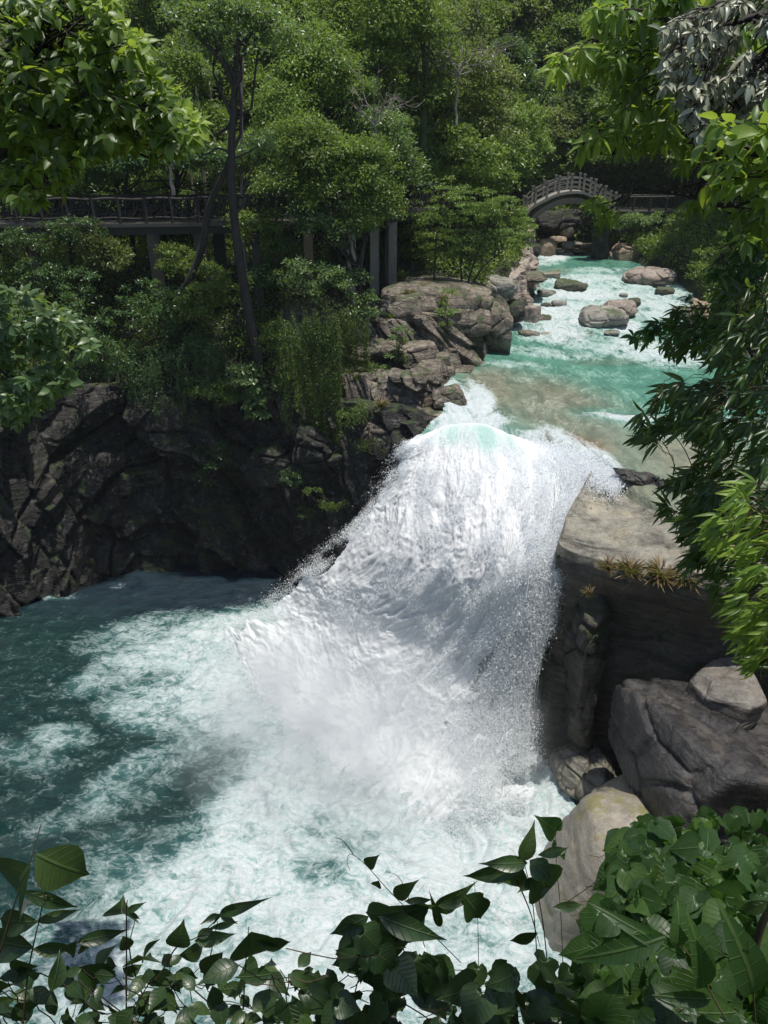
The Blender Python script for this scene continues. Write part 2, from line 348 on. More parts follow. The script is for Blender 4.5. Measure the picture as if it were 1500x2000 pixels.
def fallmat():
    m, nt, out = mat('falling_water')
    p = pos(nt, (1.5, 1.5, .8)); n1 = noiseN(nt, 1.4, 9, .7, p, .8); n2 = noiseN(nt, 8, 6, .75, p)
    g = attr(nt, 'glass'); fo = attr(nt, 'foam')
    q = mth(nt, 'ADD', mixc(nt, .45, n1, n2), mth(nt, 'MULTIPLY', mth(nt, 'SUBTRACT', fo, .5), .35))
    col = ramp(nt, q, [(.34, (.70, .80, .81)), (.46, (.86, .89, .895)), (.58, (.93, .94, .945))])
    k = ramp(nt, mth(nt, 'SUBTRACT', g, mth(nt, 'MULTIPLY', n2, .7)), [(.05, 0.0), (.5, .8)])
    col = mixc(nt, k, col, (.36, .66, .58))
    b = N(nt, 'ShaderNodeBsdfPrincipled', Roughness=.85); L(nt, col, b.inputs['Base Color']); b.inputs['IOR'].default_value = 1.33; b.inputs['Specular IOR Level'].default_value = .2
    t = N(nt, 'ShaderNodeBsdfTranslucent'); t.inputs['Color'].default_value = (.8, .88, .9, 1)
    mx = N(nt, 'ShaderNodeMixShader'); mx.inputs[0].default_value = .35
    bp = N(nt, 'ShaderNodeBump', Strength=.35, Distance=.1); L(nt, mth(nt, 'ADD', n1, mth(nt, 'MULTIPLY', n2, .5)), bp.inputs['Height']); L(nt, bp.outputs[0], b.inputs['Normal'])
    L(nt, b.outputs[0], mx.inputs[1]); L(nt, t.outputs[0], mx.inputs[2]); L(nt, mx.outputs[0], out.inputs[0]); return m
M['fall'] = fallmat()
def dropmat():
    m, nt, out = mat('water_drops')
    b = N(nt, 'ShaderNodeBsdfDiffuse'); b.inputs['Color'].default_value = (.93, .95, .96, 1)
    t = N(nt, 'ShaderNodeBsdfTranslucent'); t.inputs['Color'].default_value = (.93, .95, .96, 1)
    mx = N(nt, 'ShaderNodeMixShader'); mx.inputs[0].default_value = .5
    L(nt, b.outputs[0], mx.inputs[1]); L(nt, t.outputs[0], mx.inputs[2]); L(nt, mx.outputs[0], out.inputs[0]); return m
M['drops'] = dropmat()

# ------------------------------------------------------------ plan of the place
LB = np.array([PZ(*q) for q in [(800, 858, 10.6), (888, 800, 10.8), (918, 762, 10.9), (950, 715, 11), (985, 665, 11), (1000, 632, 11.2), (1045, 600, 11.6), (1058, 570, 11.9), (1060, 545, 12.2), (1045, 520, 12.4), (1050, 503, 12.4), (1050, 488, 12.4)]])[:, :2]
RB = np.array([PZ(*q) for q in [(1180, 495, 12.4), (1240, 515, 12.4), (1330, 560, 12.1), (1370, 620, 11.5), (1480, 700, 11), (1560, 800, 10.8)]])[:, :2]
RIV = np.concatenate([LB, RB, [[20, 22.6], [14, 22.6], [9.0, 23.6], [4.5, 27.3]]])
POOL = np.array([(-34, 4), (-26, 18), (-21.5, 29), (-19, 32.6), (-14.5, 36.8), (-7, 37.2), (-2.5, 34.5), (1.2, 31), (5, 27), (6.6, 23), (8.2, 20.5), (9, 17.5), (6.5, 15), (4.2, 11.5), (-5, 10.5), (-15, 7)])
def sdist(x, y, poly):
    d = np.full(x.shape, 1e9); ins = np.zeros(x.shape, bool); n = len(poly)
    for i in range(n):
        a, b = poly[i], poly[(i+1) % n]; e = b-a
        t = np.clip(((x-a[0])*e[0]+(y-a[1])*e[1])/(e@e), 0, 1)
        d = np.minimum(d, np.hypot(x-a[0]-t*e[0], y-a[1]-t*e[1]))
        c = ((a[1] <= y) & (b[1] > y)) | ((b[1] <= y) & (a[1] > y))
        ins ^= c & (x < a[0]+(y-a[1])/(e[1] if e[1] else 1e-9)*e[0])
    return np.where(ins, -d, d)
RZY = np.array([20, 31, 34, 44, 47, 53, 60, 66, 200.]); RZZ = np.array([10.35, 10.7, 10.95, 11.05, 11.3, 11.8, 12.3, 12.4, 12.4])
def rivz(y): return np.interp(y, RZY, RZZ)
def ground(x, y):
    x = np.asarray(x, float); y = np.asarray(y, float)
    dp = sdist(x, y, POOL); dr = sdist(x, y, RIV); d = np.minimum(dp, dr)
    p = np.stack([x.ravel(), y.ravel(), 0*x.ravel()], 1)
    nz = fbm(p*.12, 4, 3).reshape(x.shape); nf = fbm(p*.6, 3, 9).reshape(x.shape)
    xr = np.interp(y, [0, 30, 45, 60, 75, 120], [6, 4, 8, 14, 14, 18])
    left = x < xr
    # left bank
    hl = 10.0 + 1.15*np.clip(dp-.9, 0, 5) + .25*np.clip(dp-6, 0, 3)
    hl = np.minimum(hl, 15.0 + .75*np.clip(y-48, 0, 999) + .55*np.clip(-x-20, 0, 999))
    hlr = rivz(y)-.3 + 2.6*sm(.2, 1.6, dr) + .35*np.clip(dr-1.5, 0, 6) + .8*np.clip(dr-12, 0, 999)
    hl = np.where(y > 36, np.minimum(np.maximum(hl, 9), np.maximum(hlr, 0)), hl)
    hl = hl + .75*np.clip(y-52, 0, 999)*sm(3, 12, dr) + .55*np.clip(-x-20, 0, 999)*sm(33, 40, y)
    # right bank
    hr = rivz(y) - .3 + 3.2*sm(.2, 2.0, dr) + 1.0*np.clip(dr-2, 0, 999)
    wl = np.where(y > 62, 1-sm(-7, 5, x-xr), left*1.0)*(y > 24)
    h = hl*wl+hr*(1-wl)
    cap = 13.0+1.3*np.clip(y-70, 0, 99)+.8*np.clip(x-34, 0, 99)
    h = np.where((x > 13) & (y > 58), np.minimum(h, cap+3*np.clip(62-y, 0, 4)), h)
    back = 12.6 + .95*np.clip(y-73, 0, 999)+.30*np.abs(x-16)
    wb = sm(68, 78, y)
    h = h*(1-wb)+back*wb
    # the near bank where the photographer stands
    top = 20.3
    hn = np.interp(y, [0, .5, 1.2, 2, 4, 8, 11], [20.3, 20.2, 19.2, 16.6, 12.5, 4, -2]) + 1.6*sm(.8, 2.4, x)*sm(6, 2.5, y)*sm(.3, 1.5, y)
    hn = np.maximum(hn, -2 + .0*x)
    hrn = np.clip(1.0 + 1.1*np.clip(dp-2, 0, 99), -2, 24)
    near = (y < 20.5)
    hnn = np.where((x > 7) & (y > 5), np.maximum(hn, np.minimum(hrn, 6+1.1*np.clip(x-13, 0, 99))), hn)
    hnn = np.where((x < -22), np.maximum(hnn, np.minimum(16, 2.2*np.clip(dp-.5, 0, 99))), hnn)
    h = np.where(near, hnn, h)
    h = np.where((x > 5) & (y >= 20.5) & (y < 26.5), np.where(x > 14, 10.0+1.1*(x-14), np.minimum(h, 6)), h)
    oc = sm(-5, -2.5, x)*left*(y > 30)*(y < 50)
    h = h*(1-oc)+oc*np.minimum(h, np.interp(y, [30, 37, 40, 43, 45, 50], [8.5, 9.5, 11.8, 13.9, 15, 17]))
    h = h + nz*np.clip(d*.25, 0, 3)*sm(20, 30, np.hypot(x, y))*(1-.8*oc) + nf*.25*np.clip(d*.5, 0, 1)
    h = np.where(dp < 1.7, np.minimum(h, -2.0 + 0*x), h)
    h = np.where(dr < 0, np.minimum(h, rivz(y)-.5+.4*nf), h)
    return h
gx = np.arange(-80, 80.1, .8); gy = np.arange(-20, 150.1, .8)
GX, GY = np.meshgrid(gx, gy); GZ = ground(GX, GY)
terr = MB().add(np.stack([GX, GY, GZ], -1).reshape(-1, 3), grid_faces(len(gx), len(gy)))
tag(obj('ground', terr, M['soil']), kind='structure')
def gz(x, y): return ground(np.atleast_1d(np.asarray(x, float)), np.atleast_1d(np.asarray(y, float)))

# ------------------------------------------------------------ pool
def blob(p, lst):             # foam patches given in photo coordinates, laid on the water itself
    ux, uy, _ = proj(p); v = np.zeros(len(p))
    for (cx, cy, rx, ry, ang, amp) in lst:
        a = math.radians(ang); X = (ux-cx)*math.cos(a)+(uy-cy)*math.sin(a); Y = -(ux-cx)*math.sin(a)+(uy-cy)*math.cos(a)
        e = (X/rx)**2+(Y/ry)**2; g = np.exp(-e*e*.7) 
        v = np.maximum(v, g*amp) if amp > 0 else v*(1+amp*g)
    return v
PW = np.arange(-36, 12.01, .085); PH = np.arange(6, 38.5, .085)
X, Y = np.meshgrid(PW, PH); P = np.stack([X.ravel(), Y.ravel(), 0*X.ravel()], 1)
foam = blob(P, [(740, 1450, 360, 250, 0, .95), (600, 1330, 300, 130, -8, .80), (430, 1250, 240, 50, -14, .68), (700, 1800, 520, 260, 0, .80), (330, 1380, 150, 60, 0, .50),
                (930, 1650, 270, 300, 0, .9), (560, 1560, 200, 90, -20, .8), (330, 1880, 330, 140, -20, .60), (300, 1240, 160, 40, -10, .46), (100, 1360, 200, 200, 0, .12), (150, 1520, 240, 200, 0, .15), (60, 1480, 90, 40, 10, .3), (130, 1600, 120, 30, -20, .28), (200, 1330, 90, 30, -15, .4), (60, 1900, 240, 120, -15, .5), (120, 1440, 70, 30, 0, .42),
                (300, 1520, 190, 60, -25, .42), (460, 1490, 130, 40, -30, -.3), (330, 1540, 150, 60, -30, -.4), (230, 1140, 20, 9, 0, .6), (110, 1160, 40, 14, 0, .42), (330, 1130, 240, 24, 0, -.8), (340, 1620, 90, 50, -30, -.35),
                (480, 1850, 80, 60, 0, -.25), (620, 1700, 90, 40, -20, -.25), (900, 1800, 90, 50, 10, -.25), (700, 1620, 120, 40, 10, -.12)])
foam = np.clip(foam + .16*fbm(P*.5, 4, 5)*sm(.1, .5, foam), 0, 1)
ux, uy, _ = proj(P)
base = np.array([.004, .026, .025]); blue_far = np.array([.010, .022, .032]); turq = np.array([.22, .40, .37])
t1 = sm(1240, 1120, uy-.12*ux)[:, None]; wc = base*(1-t1)+blue_far*t1  # water colour turns bluish towards the far edge of the pool
t2 = sm(.12, .45, foam)[:, None]; wc = wc*(1-t2)+np.array([.045, .125, .118])*t2; t2 = sm(.4, .85, foam)[:, None]; wc = wc*(1-t2)+turq*t2
amp = .05+.36*foam
Q = P.copy(); Q[:, 0] += 1.2*fbm(P*.4, 3, 21); Q[:, 1] += 1.2*fbm(P*.4, 3, 31)
hz = amp*(ridge(Q*np.array([.9, 1.25, 1]), 6, 2, .55)*.75+.5*fbm(Q*.35, 2, 7))
bdir = np.exp(-(((ux-850)/330)**2+((uy-1480)/170)**2))
hz += bdir*(.35+.75*ridge(Q*1.3, 6, 61)) + .22*sm(.4, .9, foam)*ridge(Q*.55, 4, 66)
P[:, 2] = hz
tag(obj('pool_water', MB().add(P, grid_faces(len(PW), len(PH))), M['pool'], attrs={'foam': foam, 'wcol': wc}), kind='structure')

# ------------------------------------------------------------ river above the fall
RW = np.arange(-1, 34.01, .09); RH = np.arange(22.5, 82, .11)
X, Y = np.meshgrid(RW, RH); P = np.stack([X.ravel(), Y.ravel(), rivz(Y.ravel())], 1)
foam = blob(P, [(1180, 590, 190, 48, 0, .52), (1110, 650, 150, 30, 8, .72), (1240, 680, 170, 24, 8, .68), (1080, 690, 110, 12, 5, .5), (1330, 700, 110, 22, 0, .6), (1290, 600, 90, 40, 0, .6), (1150, 548, 130, 12, 0, .6), (1250, 575, 120, 12, 0, .65), (1130, 630, 30, 10, 0, .9), (1225, 640, 30, 14, 0, .85), (1080, 505, 32, 8, 0, 1.0),
                (1130, 575, 90, 12, 0, .85), (1085, 610, 60, 22, 0, .8), (1150, 620, 40, 12, 0, .9), (1060, 515, 30, 6, 0, .6), (1170, 528, 60, 6, 0, .5), (935, 790, 30, 46, -20, 1.0), (915, 822, 75, 22, 0, 1.0), (890, 785, 40, 40, 0, .9), (1000, 712, 90, 8, 4, .4), (1230, 828, 90, 9, 8, .8),
                (1270, 850, 60, 8, 12, .5), (1150, 905, 70, 34, 30, .9), (1100, 870, 60, 26, 30, .8), (1060, 858, 70, 12, 12, .7), (1110, 735, 200, 20, 0, .22), (1150, 800, 200, 60, 0, .18), (1350, 830, 160, 20, 0, .4), (1170, 660, 30, 20, 0, -.4)])
ux, uy, _ = proj(P)
teal = np.array([.085, .23, .17]); teal2 = np.array([.26, .40, .36]); brown = np.array([.20, .19, .135]); orng = np.array([.20, .135, .075])
tb = blob(P, [(1060, 790, 170, 52, 12, 1.0), (1180, 870, 170, 40, 14, .9), (960, 740, 60, 22, 0, .9), (1330, 900, 200, 45, 0, 1), (1330, 960, 220, 60, 0, 1), (1200, 820, 90, 18, 8, -.8), (1120, 655, 40, 8, 0, .6), (1180, 707, 70, 8, 0, .4), (1070, 530, 40, 5, 0, .5)])[:, None]
to = blob(P, [(1120, 868, 60, 16, 10, 1.0), (1230, 820, 60, 5, 0, .6)])[:, None]
tb = np.clip(tb*(1+.35*fbm(P*np.array([.6, .25, 1]), 4, 8)[:, None]), 0, 1)
t2 = (sm(640, 600, uy)*sm(520, 545, uy)*.8+.25*sm(800, 830, uy))[:, None]
wc = teal*(1-t2)+teal2*t2; wc = wc*(1-.88*tb)+brown*.88*tb; wc = wc*(1-to)+orng*to
Q = P*np.array([1, .6, 1])
rap = np.clip(foam*.9+.25, .12, 1)
P[:, 2] += rap*(.16*ridge(Q*1.1, 5, 12)+.16*fbm(Q*.5, 2, 41))
P[:, 2] += .28*np.exp(-((uy-(835+.10*(ux-1200)))/22)**2)*sm(1080, 1160, ux)*sm(1400, 1300, ux)       # standing wave
dr = sdist(P[:, 0], P[:, 1], RIV)
rm = MB().add(P, grid_faces(len(RW), len(RH)))
lipx = [PZ(*q) for q in [(750, 862, 10.4), (795, 858, 10.4), (880, 832, 10.6), (945, 834, 10.6), (1010, 856, 10.5), (1070, 872, 10.45), (1160, 900, 10.4), (1215, 950, 10.4), (1300, 1010, 10.4), (1500, 1040, 10.4), (1900, 1040, 10.4)]]
ld = P[:, 1]-np.interp(P[:, 0], [q[0] for q in lipx], [q[1] for q in lipx]); P[:, 2] -= .45*sm(.7, -.35, ld); rm = MB().add(P, grid_faces(len(RW), len(RH)))
keep = ((dr < np.interp(P[:, 1], [32, 35], [.15, 1.3])) & (ld > -.4))[rm.f[0]].all(1); rm.f[0] = rm.f[0][keep]
tag(obj('river_water', rm, M['river'], attrs={'foam': foam, 'wcol': wc}), kind='structure')

# ------------------------------------------------------------ waterfall
CTRL = [  # rows top to bottom, columns left to right: photo x, photo y, height z
 [(815, 848, 9.9), (880, 828, 9.9), (945, 828, 9.9), (1010, 848, 9.9), (1075, 862, 9.9), (1175, 892, 9.9)],
 [(795, 868, 10.3), (868, 838, 10.75), (940, 836, 10.95), (1010, 862, 10.75), (1080, 880, 10.5), (1200, 925, 10.4)],
 [(775, 905, 9.5), (845, 892, 10.2), (940, 900, 10.6), (1030, 915, 10.5), (1100, 925, 10.4), (1150, 968, 10.15)],
 [(738, 962, 8.0), (820, 978, 9.0), (930, 1000, 9.6), (1020, 1010, 9.7), (1085, 1010, 9.6), (1112, 1035, 9.6)],
 [(690, 1025, 6.5), (780, 1075, 7.4), (900, 1110, 7.9), (1000, 1120, 8.2), (1060, 1110, 8.3), (1096, 1100, 8.6)],
 [(600, 1105, 4.2), (705, 1170, 4.8), (845, 1220, 5.2), (955, 1245, 5.5), (1030, 1245, 5.7), (1075, 1210, 6.3)],
 [(555, 1150, 2.5), (660, 1235, 2.9), (785, 1310, 3.0), (895, 1350, 3.1), (980, 1365, 3.2), (1045, 1340, 3.8)],
 [(500, 1190, 1.25), (600, 1300, 1.45), (715, 1400, 1.45), (835, 1455, 1.5), (945, 1475, 1.6), (1045, 1460, 1.6)],
 [(450, 1215, .35), (530, 1345, .5), (640, 1470, .5), (780, 1560, .5), (920, 1580, .5), (1045, 1555, .4)],
 [(410, 1232, -.6), (470, 1380, -.6), (570, 1530, -.6), (740, 1640, -.6), (920, 1660, -.6), (1060, 1600, -.6)]]
CT = np.array([[PZ(*q) for q in r] for r in CTRL])
def cr1(A, t):                # Catmull-Rom along the first axis
    A = np.concatenate([[2*A[0]-A[1]], A, [2*A[-1]-A[-2]]]); n = len(A)-3
    s = np.clip(t*n, 0, n-1e-6); i = s.astype(int); u = (s-i).reshape(-1, *[1]*(A.ndim-1))
    a, b, c, d = A[i], A[i+1], A[i+2], A[i+3]
    return .5*(2*b+(c-a)*u+(2*a-5*b+4*c-d)*u*u+(-a+3*b-3*c+d)*u**3)
NU, NV = 330, 460
uu = np.linspace(0, 1, NU); vv = np.linspace(0, 1, NV)
S = cr1(CT, vv); S = cr1(np.swapaxes(S, 0, 1), uu); S = np.swapaxes(S, 0, 1)      # NV,NU,3
def fallpt(u, v):             # any point on the falling sheet
    a = np.clip(v*(NV-1), 0, NV-1.001); b = np.clip(u*(NU-1), 0, NU-1.001); i = a.astype(int); j = b.astype(int)
    fa = (a-i)[:, None]; fb = (b-j)[:, None]
    return (S[i, j]*(1-fa)+S[i+1, j]*fa)*(1-fb)+(S[i, j+1]*(1-fa)+S[i+1, j+1]*fa)*fb
dU = np.gradient(S, axis=1); dV = np.gradient(S, axis=0); NR = norml(np.cross(dV, dU))
if NR[NV//2, NU//2, 1] > 0: NR = -NR
U, V = np.meshgrid(uu, vv); s3 = S.reshape(-1, 3); U = U.ravel(); V = V.ravel()
FL = np.stack([U*9, V*9, s3[:, 2]*.15], 1)
Q = FL + .5*np.stack([fbm(FL*.7, 3, 51), fbm(FL*.7, 3, 52), 0*U], 1)
tur = sm(.02, .36, V)
dsp = (.06+.24*tur)*fbm(Q*np.array([1.2, .9, 1]), 6, 53, .62) + (.02+.07*tur)*ridge(Q*np.array([4.4, 3.6, 1]), 4, 54) + .055*tur*ridge(Q*np.array([9, 4, 1]), 4, 55)
s3 = s3 + NR.reshape(-1, 3)*dsp[:, None]
s3 = s3 + np.array([0, -.25, .6])*np.exp(-((V-.74)/.16)**2)[:, None]*(.9*fbm(Q*.9, 5, 58, .62)+.35*fbm(Q*3.2, 4, 62, .65)+.15)[:, None]
glass = np.exp(-((V-.145)/.08)**2)*np.exp(-((U-.40)/.30)**2)*(.95+.55*fbm(np.stack([U*16, V*5, 0*U], 1), 4, 64))+.12*np.exp(-((V-.4)/.1)**2)
foamf = np.clip(.75+.5*fbm(Q*.6, 3, 56)+.0*V, 0, 1)
ragl = .035+.05*fbm(np.stack([V*22, 0*V, 0*V], 1), 4, 57); edge = np.minimum(U-ragl*sm(.15, .4, V), 1-U)
fm = MB().add(s3, grid_faces(NU, NV))
redge = 1-.10*sm(.6, .8, V)*(.6+1.6*fbm(np.stack([V*30, 0*V+9, 0*V], 1), 4, 63))
hole = (fbm(Q*3.2, 4, 59)*.5+.5)
solid = sm(-.01, .02, U-np.clip(ragl*sm(.12, .3, V), 0, 1)) > .5
rlim = 1-.32*sm(.35, .62, V)*sm(.85, .70, V)+.10*fbm(np.stack([V*14, 0*V+3, 0*V], 1), 4, 60)*sm(.2, .4, V)
lace = np.clip((U-(rlim-.22*sm(.3, .55, V)))/(.26), 0, 1)
solid &= (hole > lace*.72) | (V < .3) | (V > .74)
solid &= (U < rlim+.05) | (V < .3) | (V > .74)
solid &= U < redge
keep = solid[fm.f[0]].all(1); fm.f[0] = fm.f[0][keep]
fall = thing('waterfall', 'thick white waterfall plunging from the river lip into the foaming pool', 'waterfall', PZ(880, 1500, 0))
obj('falling_water', fm, M['fall'], fall, attrs={'glass': glass, 'foam': foamf})
# drops flung off the edges and through the thin right-hand side
rng = np.random.default_rng(4)
TET = np.array([[1, 1, 1], [1, -1, -1], [-1, 1, -1], [-1, -1, 1.]])*.6; TF = np.array([[0, 1, 2], [0, 3, 1], [0, 2, 3], [1, 3, 2]])
def drops(mb, c, r, stretch=1.6):
    n = len(c); th = rng.uniform(0, 6.28, n)
    T = np.repeat(TET[None], n, 0)*r[:, None, None]; T[:, :, 2] *= stretch
    ca, sa = np.cos(th)[:, None], np.sin(th)[:, None]
    x = T[:, :, 0]*ca-T[:, :, 1]*sa; y = T[:, :, 0]*sa+T[:, :, 1]*ca
    v = np.stack([x, y, T[:, :, 2]], -1)+c[:, None]
    mb.add(v.reshape(-1, 3), (TF[None]+4*np.arange(n)[:, None, None]).reshape(-1, 3))
sprd = MB()
def clumpy(u, v, n, s): return fbm(np.stack([u*26, v*18, 0*u], 1), 3, s)+.25*fbm(np.stack([u*90, v*60, 0*u], 1), 2, s+5)
n = 270000; u = .58+.44*rng.beta(2, 1.6, n); v = .25+.57*rng.beta(1.7, 1.3, n)
k = (clumpy(u, v, n, 71)*.7+.5*ridge(np.stack([u*34+.8*fbm(np.stack([u*9, v*9, 0*u], 1), 2, 7), v*9, 0*u], 1), 3, 72) > .02+.42*sm(.84, 1.04, u)+rng.normal(0, .07, n)); u, v = u[k], v[k]
c = fallpt(np.clip(u, 0, .999), np.clip(v, 0, .995)); c[:, 0] += np.clip(u-.999, 0, 1)*8; c += rng.normal(0, .14, c.shape); c[:, 1] -= rng.uniform(0, .5, len(c))
drops(sprd, c, rng.gamma(1.5, .0046, len(c))+.003)
n = 60000; v = rng.uniform(.09, .74, n); u = ragl.mean()+.02-np.abs(rng.normal(0, .035, n)); k = clumpy(u, v, n, 81)+rng.normal(0, .08, n) > .03; u, v = u[k], v[k]
c = fallpt(np.clip(u, 0.001, 1), v); c[:, 0] += np.clip(u, -1, 0)*7+rng.normal(0, .1, len(u)); c[:, 2] -= np.clip(u, -1, 0)*6*rng.uniform(-.2, 1, len(u)); c += rng.normal(0, .06, c.shape)
drops(sprd, c, rng.gamma(1.4, .0048, len(c))+.003, 1.0)
n = 520000; u = rng.uniform(.0, .97, n); v = rng.uniform(.14, .99, n); k = clumpy(u, v, n, 91) > rng.normal(-.02, .10, n); u, v = u[k], v[k]
c = fallpt(u, v)+rng.normal(0, .06, (len(u), 3))+np.array([0, -.26, .22])*(rng.uniform(0, 1.5, (len(u), 1))+.9*fbm(np.stack([u*10, v*9, 0*u], 1), 3, 95)[:, None])*sm(.1, .3, v)[:, None]
drops(sprd, c, rng.gamma(2, .0036, len(c))+.004, 1.0)
n = 30000; pxx = rng.uniform(1040, 1210, n); tt = (pxx-1040)/170; c = PZ(pxx, 880+60*tt+rng.normal(0, 14, n), 10.5)+rng.normal(0, .1, (n, 3)); drops(sprd, c, rng.gamma(2, .006, n)+.005)
strd = MB()
for i in range(260):
    u0 = rng.uniform(.66, 1.0); v0 = rng.uniform(.2, .62); ln = rng.uniform(.04, .16); k = 9; vs = np.linspace(v0, v0+ln, k); us = np.clip(u0+.006*np.sin(vs*60+i)+rng.normal(0, .0015, k), 0, .999)
    q = fallpt(us, vs)+[0, -.12, .05]+rng.normal(0, .012, (k, 3)); q += np.array([rng.normal(0, .06), -abs(rng.normal(0, .2)), 0]); tube(strd, q, rng.uniform(.003, .012)*(.3+np.sin(np.linspace(.2, 2.9, k)+rng.normal(0, .2, k))).clip(.15), 4)
obj('water_strands', strd, M['drops'], fall)
obj('spray', sprd, M['drops'], fall, smooth=False)

# ------------------------------------------------------------ rocks
bm = bmesh.new(); bmesh.ops.create_icosphere(bm, subdivisions=6, radius=1)
ICO6 = np.array([v.co[:] for v in bm.verts]); ICOF6 = np.array([[v.index for v in f.verts] for f in bm.faces]); bm.free()
bm = bmesh.new(); bmesh.ops.create_icosphere(bm, subdivisions=4, radius=1)
ICO4 = np.array([v.co[:] for v in bm.verts]); ICOF4 = np.array([[v.index for v in f.verts] for f in bm.faces]); bm.free()
def rockshape(size, seed, block=.6, planes=12, rough=.06, hi=True, rot=0, tilt=0, strat=0):
    r = np.random.default_rng(seed); D = ICO6 if hi else ICO4
    n = norml(r.normal(size=(planes, 3))); h = r.uniform(.72, 1.0, planes)
    n = np.concatenate([n, np.eye(3), -np.eye(3)]); h = np.concatenate([h, r.uniform(.72, .92, 6)])
    n = norml(n+r.normal(0, .10, n.shape))
    dt = np.clip(D@n.T, 1e-3, None)/h; k = 5+22*block
    rad = 1/np.power((dt**k).sum(1), 1/k)
    rad = rad*block + (1-block)*np.minimum(rad, 1.0)*.5+(1-block)*.45
    p = D*rad[:, None]
    sc = float(np.mean(size)); size = np.asarray(size, float)/2
    q = p*size
    dn = rough*(fbm(q*1.3/sc*2+seed, 5, seed % 97)*sc*.9)
    cv, ce = worley(q*(2.2/sc)*np.array([1, 1, 1.5])+seed*1.7, seed % 89)
    dn += rough*sc*(.8*(cv-.5)-.9*np.exp(-(ce/.05)**2))*(.4+block)*sm(0, .2, ce+.1)
    if strat: dn += strat*sc*.06*np.sign(np.sin(q[:, 2]*18/sc+fbm(q/sc, 2, 5)*3))*.5
    q = q+D*dn[:, None]
    ct, st = math.cos(tilt), math.sin(tilt); x = q[:, 0]*ct+q[:, 2]*st; z = -q[:, 0]*st+q[:, 2]*ct
    ca, sa = math.cos(rot), math.sin(rot)
    return np.stack([x*ca-q[:, 1]*sa, x*sa+q[:, 1]*ca, z], 1)
def rock(x0, y0, x1, y1, Yd, depth, label, m='rock_out', seed=None, cat='rock', group=None, name='boulder', sink=0.0, **kw):
    """rock filling the photo rectangle x0..x1, y0..y1 at distance Yd, 'depth' metres thick; sink = share of height below the water or ground"""
    cx, cy = (x0+x1)/2, (y0+y1)/2; c = PY(cx, cy, Yd); _, _, D = proj(c)
    wd = (x1-x0)*D/F; ht = (y1-y0)*D/F
    hz = max((ht-depth*.30)/.9, ht*.68)
    seed = seed if seed is not None else int(cx*7+cy*3)
    hi = (x1-x0) > 50
    s = rockshape((wd*1.05, depth, hz*(1+sink)), seed, hi=hi, **kw)
    s[:, 2] -= sink*hz*.5
    w = s+c; base = (c[0], c[1], float(w[:, 2].min()))
    o = obj(name, MB().add(w, ICOF6 if hi else ICOF4), M[m], loc=base)
    return tag(o, label, cat, group)
def wrock(cx, ybase, wpx, hpx, z, label, m='rock_grey', dr=.8, **kw):    # rock standing in water of level z
    c = PZ(cx, ybase, z); wd = wpx*proj(c)[2]/F; dp = wd*dr
    return rock(cx-wpx/2, ybase-hpx, cx+wpx/2, ybase, c[1]+dp*.35, dp, label, m, sink=.5, **kw)

# the dark cliff round the far side of the pool, one continuous wall
def wall(name, label, pl, m, zb, NW, NH, over_len, lean_k=.9, amp=1.0, slabby=None, sc=1.0, seed=0, toward=(0, 20), top_amp=.12):
    pl = np.array(pl, float); w_ = curve(pl, 40); seg = np.concatenate([[0], np.cumsum(np.hypot(*np.diff(w_[:, :2], axis=0).T))])
    ss = np.linspace(0, seg[-1], NW); wx, wy, wt = (np.interp(ss, seg, w_[:, k]) for k in range(3))
    tx, ty = np.gradient(wx), np.gradient(wy); ln = np.hypot(tx, ty); nx, ny = ty/ln, -tx/ln
    if np.mean(nx*(toward[0]-wx)+ny*(toward[1]-wy)) < 0: nx, ny = -nx, -ny
    SS, VV = np.meshgrid(ss, np.linspace(0, 1.25, NH)); hgt = zb+(wt[None]-zb)*np.minimum(VV, 1); over = np.clip(VV-1, 0, 1)*4*over_len
    lean = lean_k*(1-np.minimum(VV, 1))-over-.35
    q = np.stack([SS.ravel(), hgt.ravel(), over.ravel()*.8], 1)+seed
    wq = q+np.stack([fbm(q*.35, 3, 2), fbm(q*.35, 3, 4), 0*q[:, 0]], 1)*.35*sc
    shr = np.stack([wq[:, 0]+.22*wq[:, 1], wq[:, 1]+.5*q[:, 2]-.16*wq[:, 0]*np.sin(wq[:, 0]*.2)], 1)/sc
    cv, ce = plates(shr*np.array([.30, .34]), 13, .9); cv2, ce2 = plates(shr*np.array([.75, 1.0])+5, 19, 1.1)
    dsp = 1.3*cv+.42*cv2-.4*np.exp(-(ce/.03)**2)-.18*np.exp(-(ce2/.035)**2)+.08*fbm(q*.8, 5, 6)+.035*ridge(q*2.4, 4, 8)
    if slabby is not None:
        f_ = slabby(q[:, 0]-seed); cv3, ce3 = plates(shr*np.array([1.1, .2]), 23, .8); dsp = dsp*(1-.7*f_)+f_*(.8*cv3-.3*np.exp(-(ce3/.04)**2))
    dsp = dsp.reshape(SS.shape)*amp*sc; dd = lean+dsp*np.clip(1-over/1.5, .0, 1)
    W = np.stack([wx[None]+nx[None]*dd, wy[None]+ny[None]*dd, hgt+.08*over+top_amp*fbm(q*.9, 4, 44).reshape(SS.shape)+.25*dsp*(VV > .97)], -1)
    o = obj(name, MB().add(W.reshape(-1, 3), grid_faces(NW, NH)), M[m], loc=(wx.mean(), wy.mean(), zb))
    return tag(o, label, 'cliff')
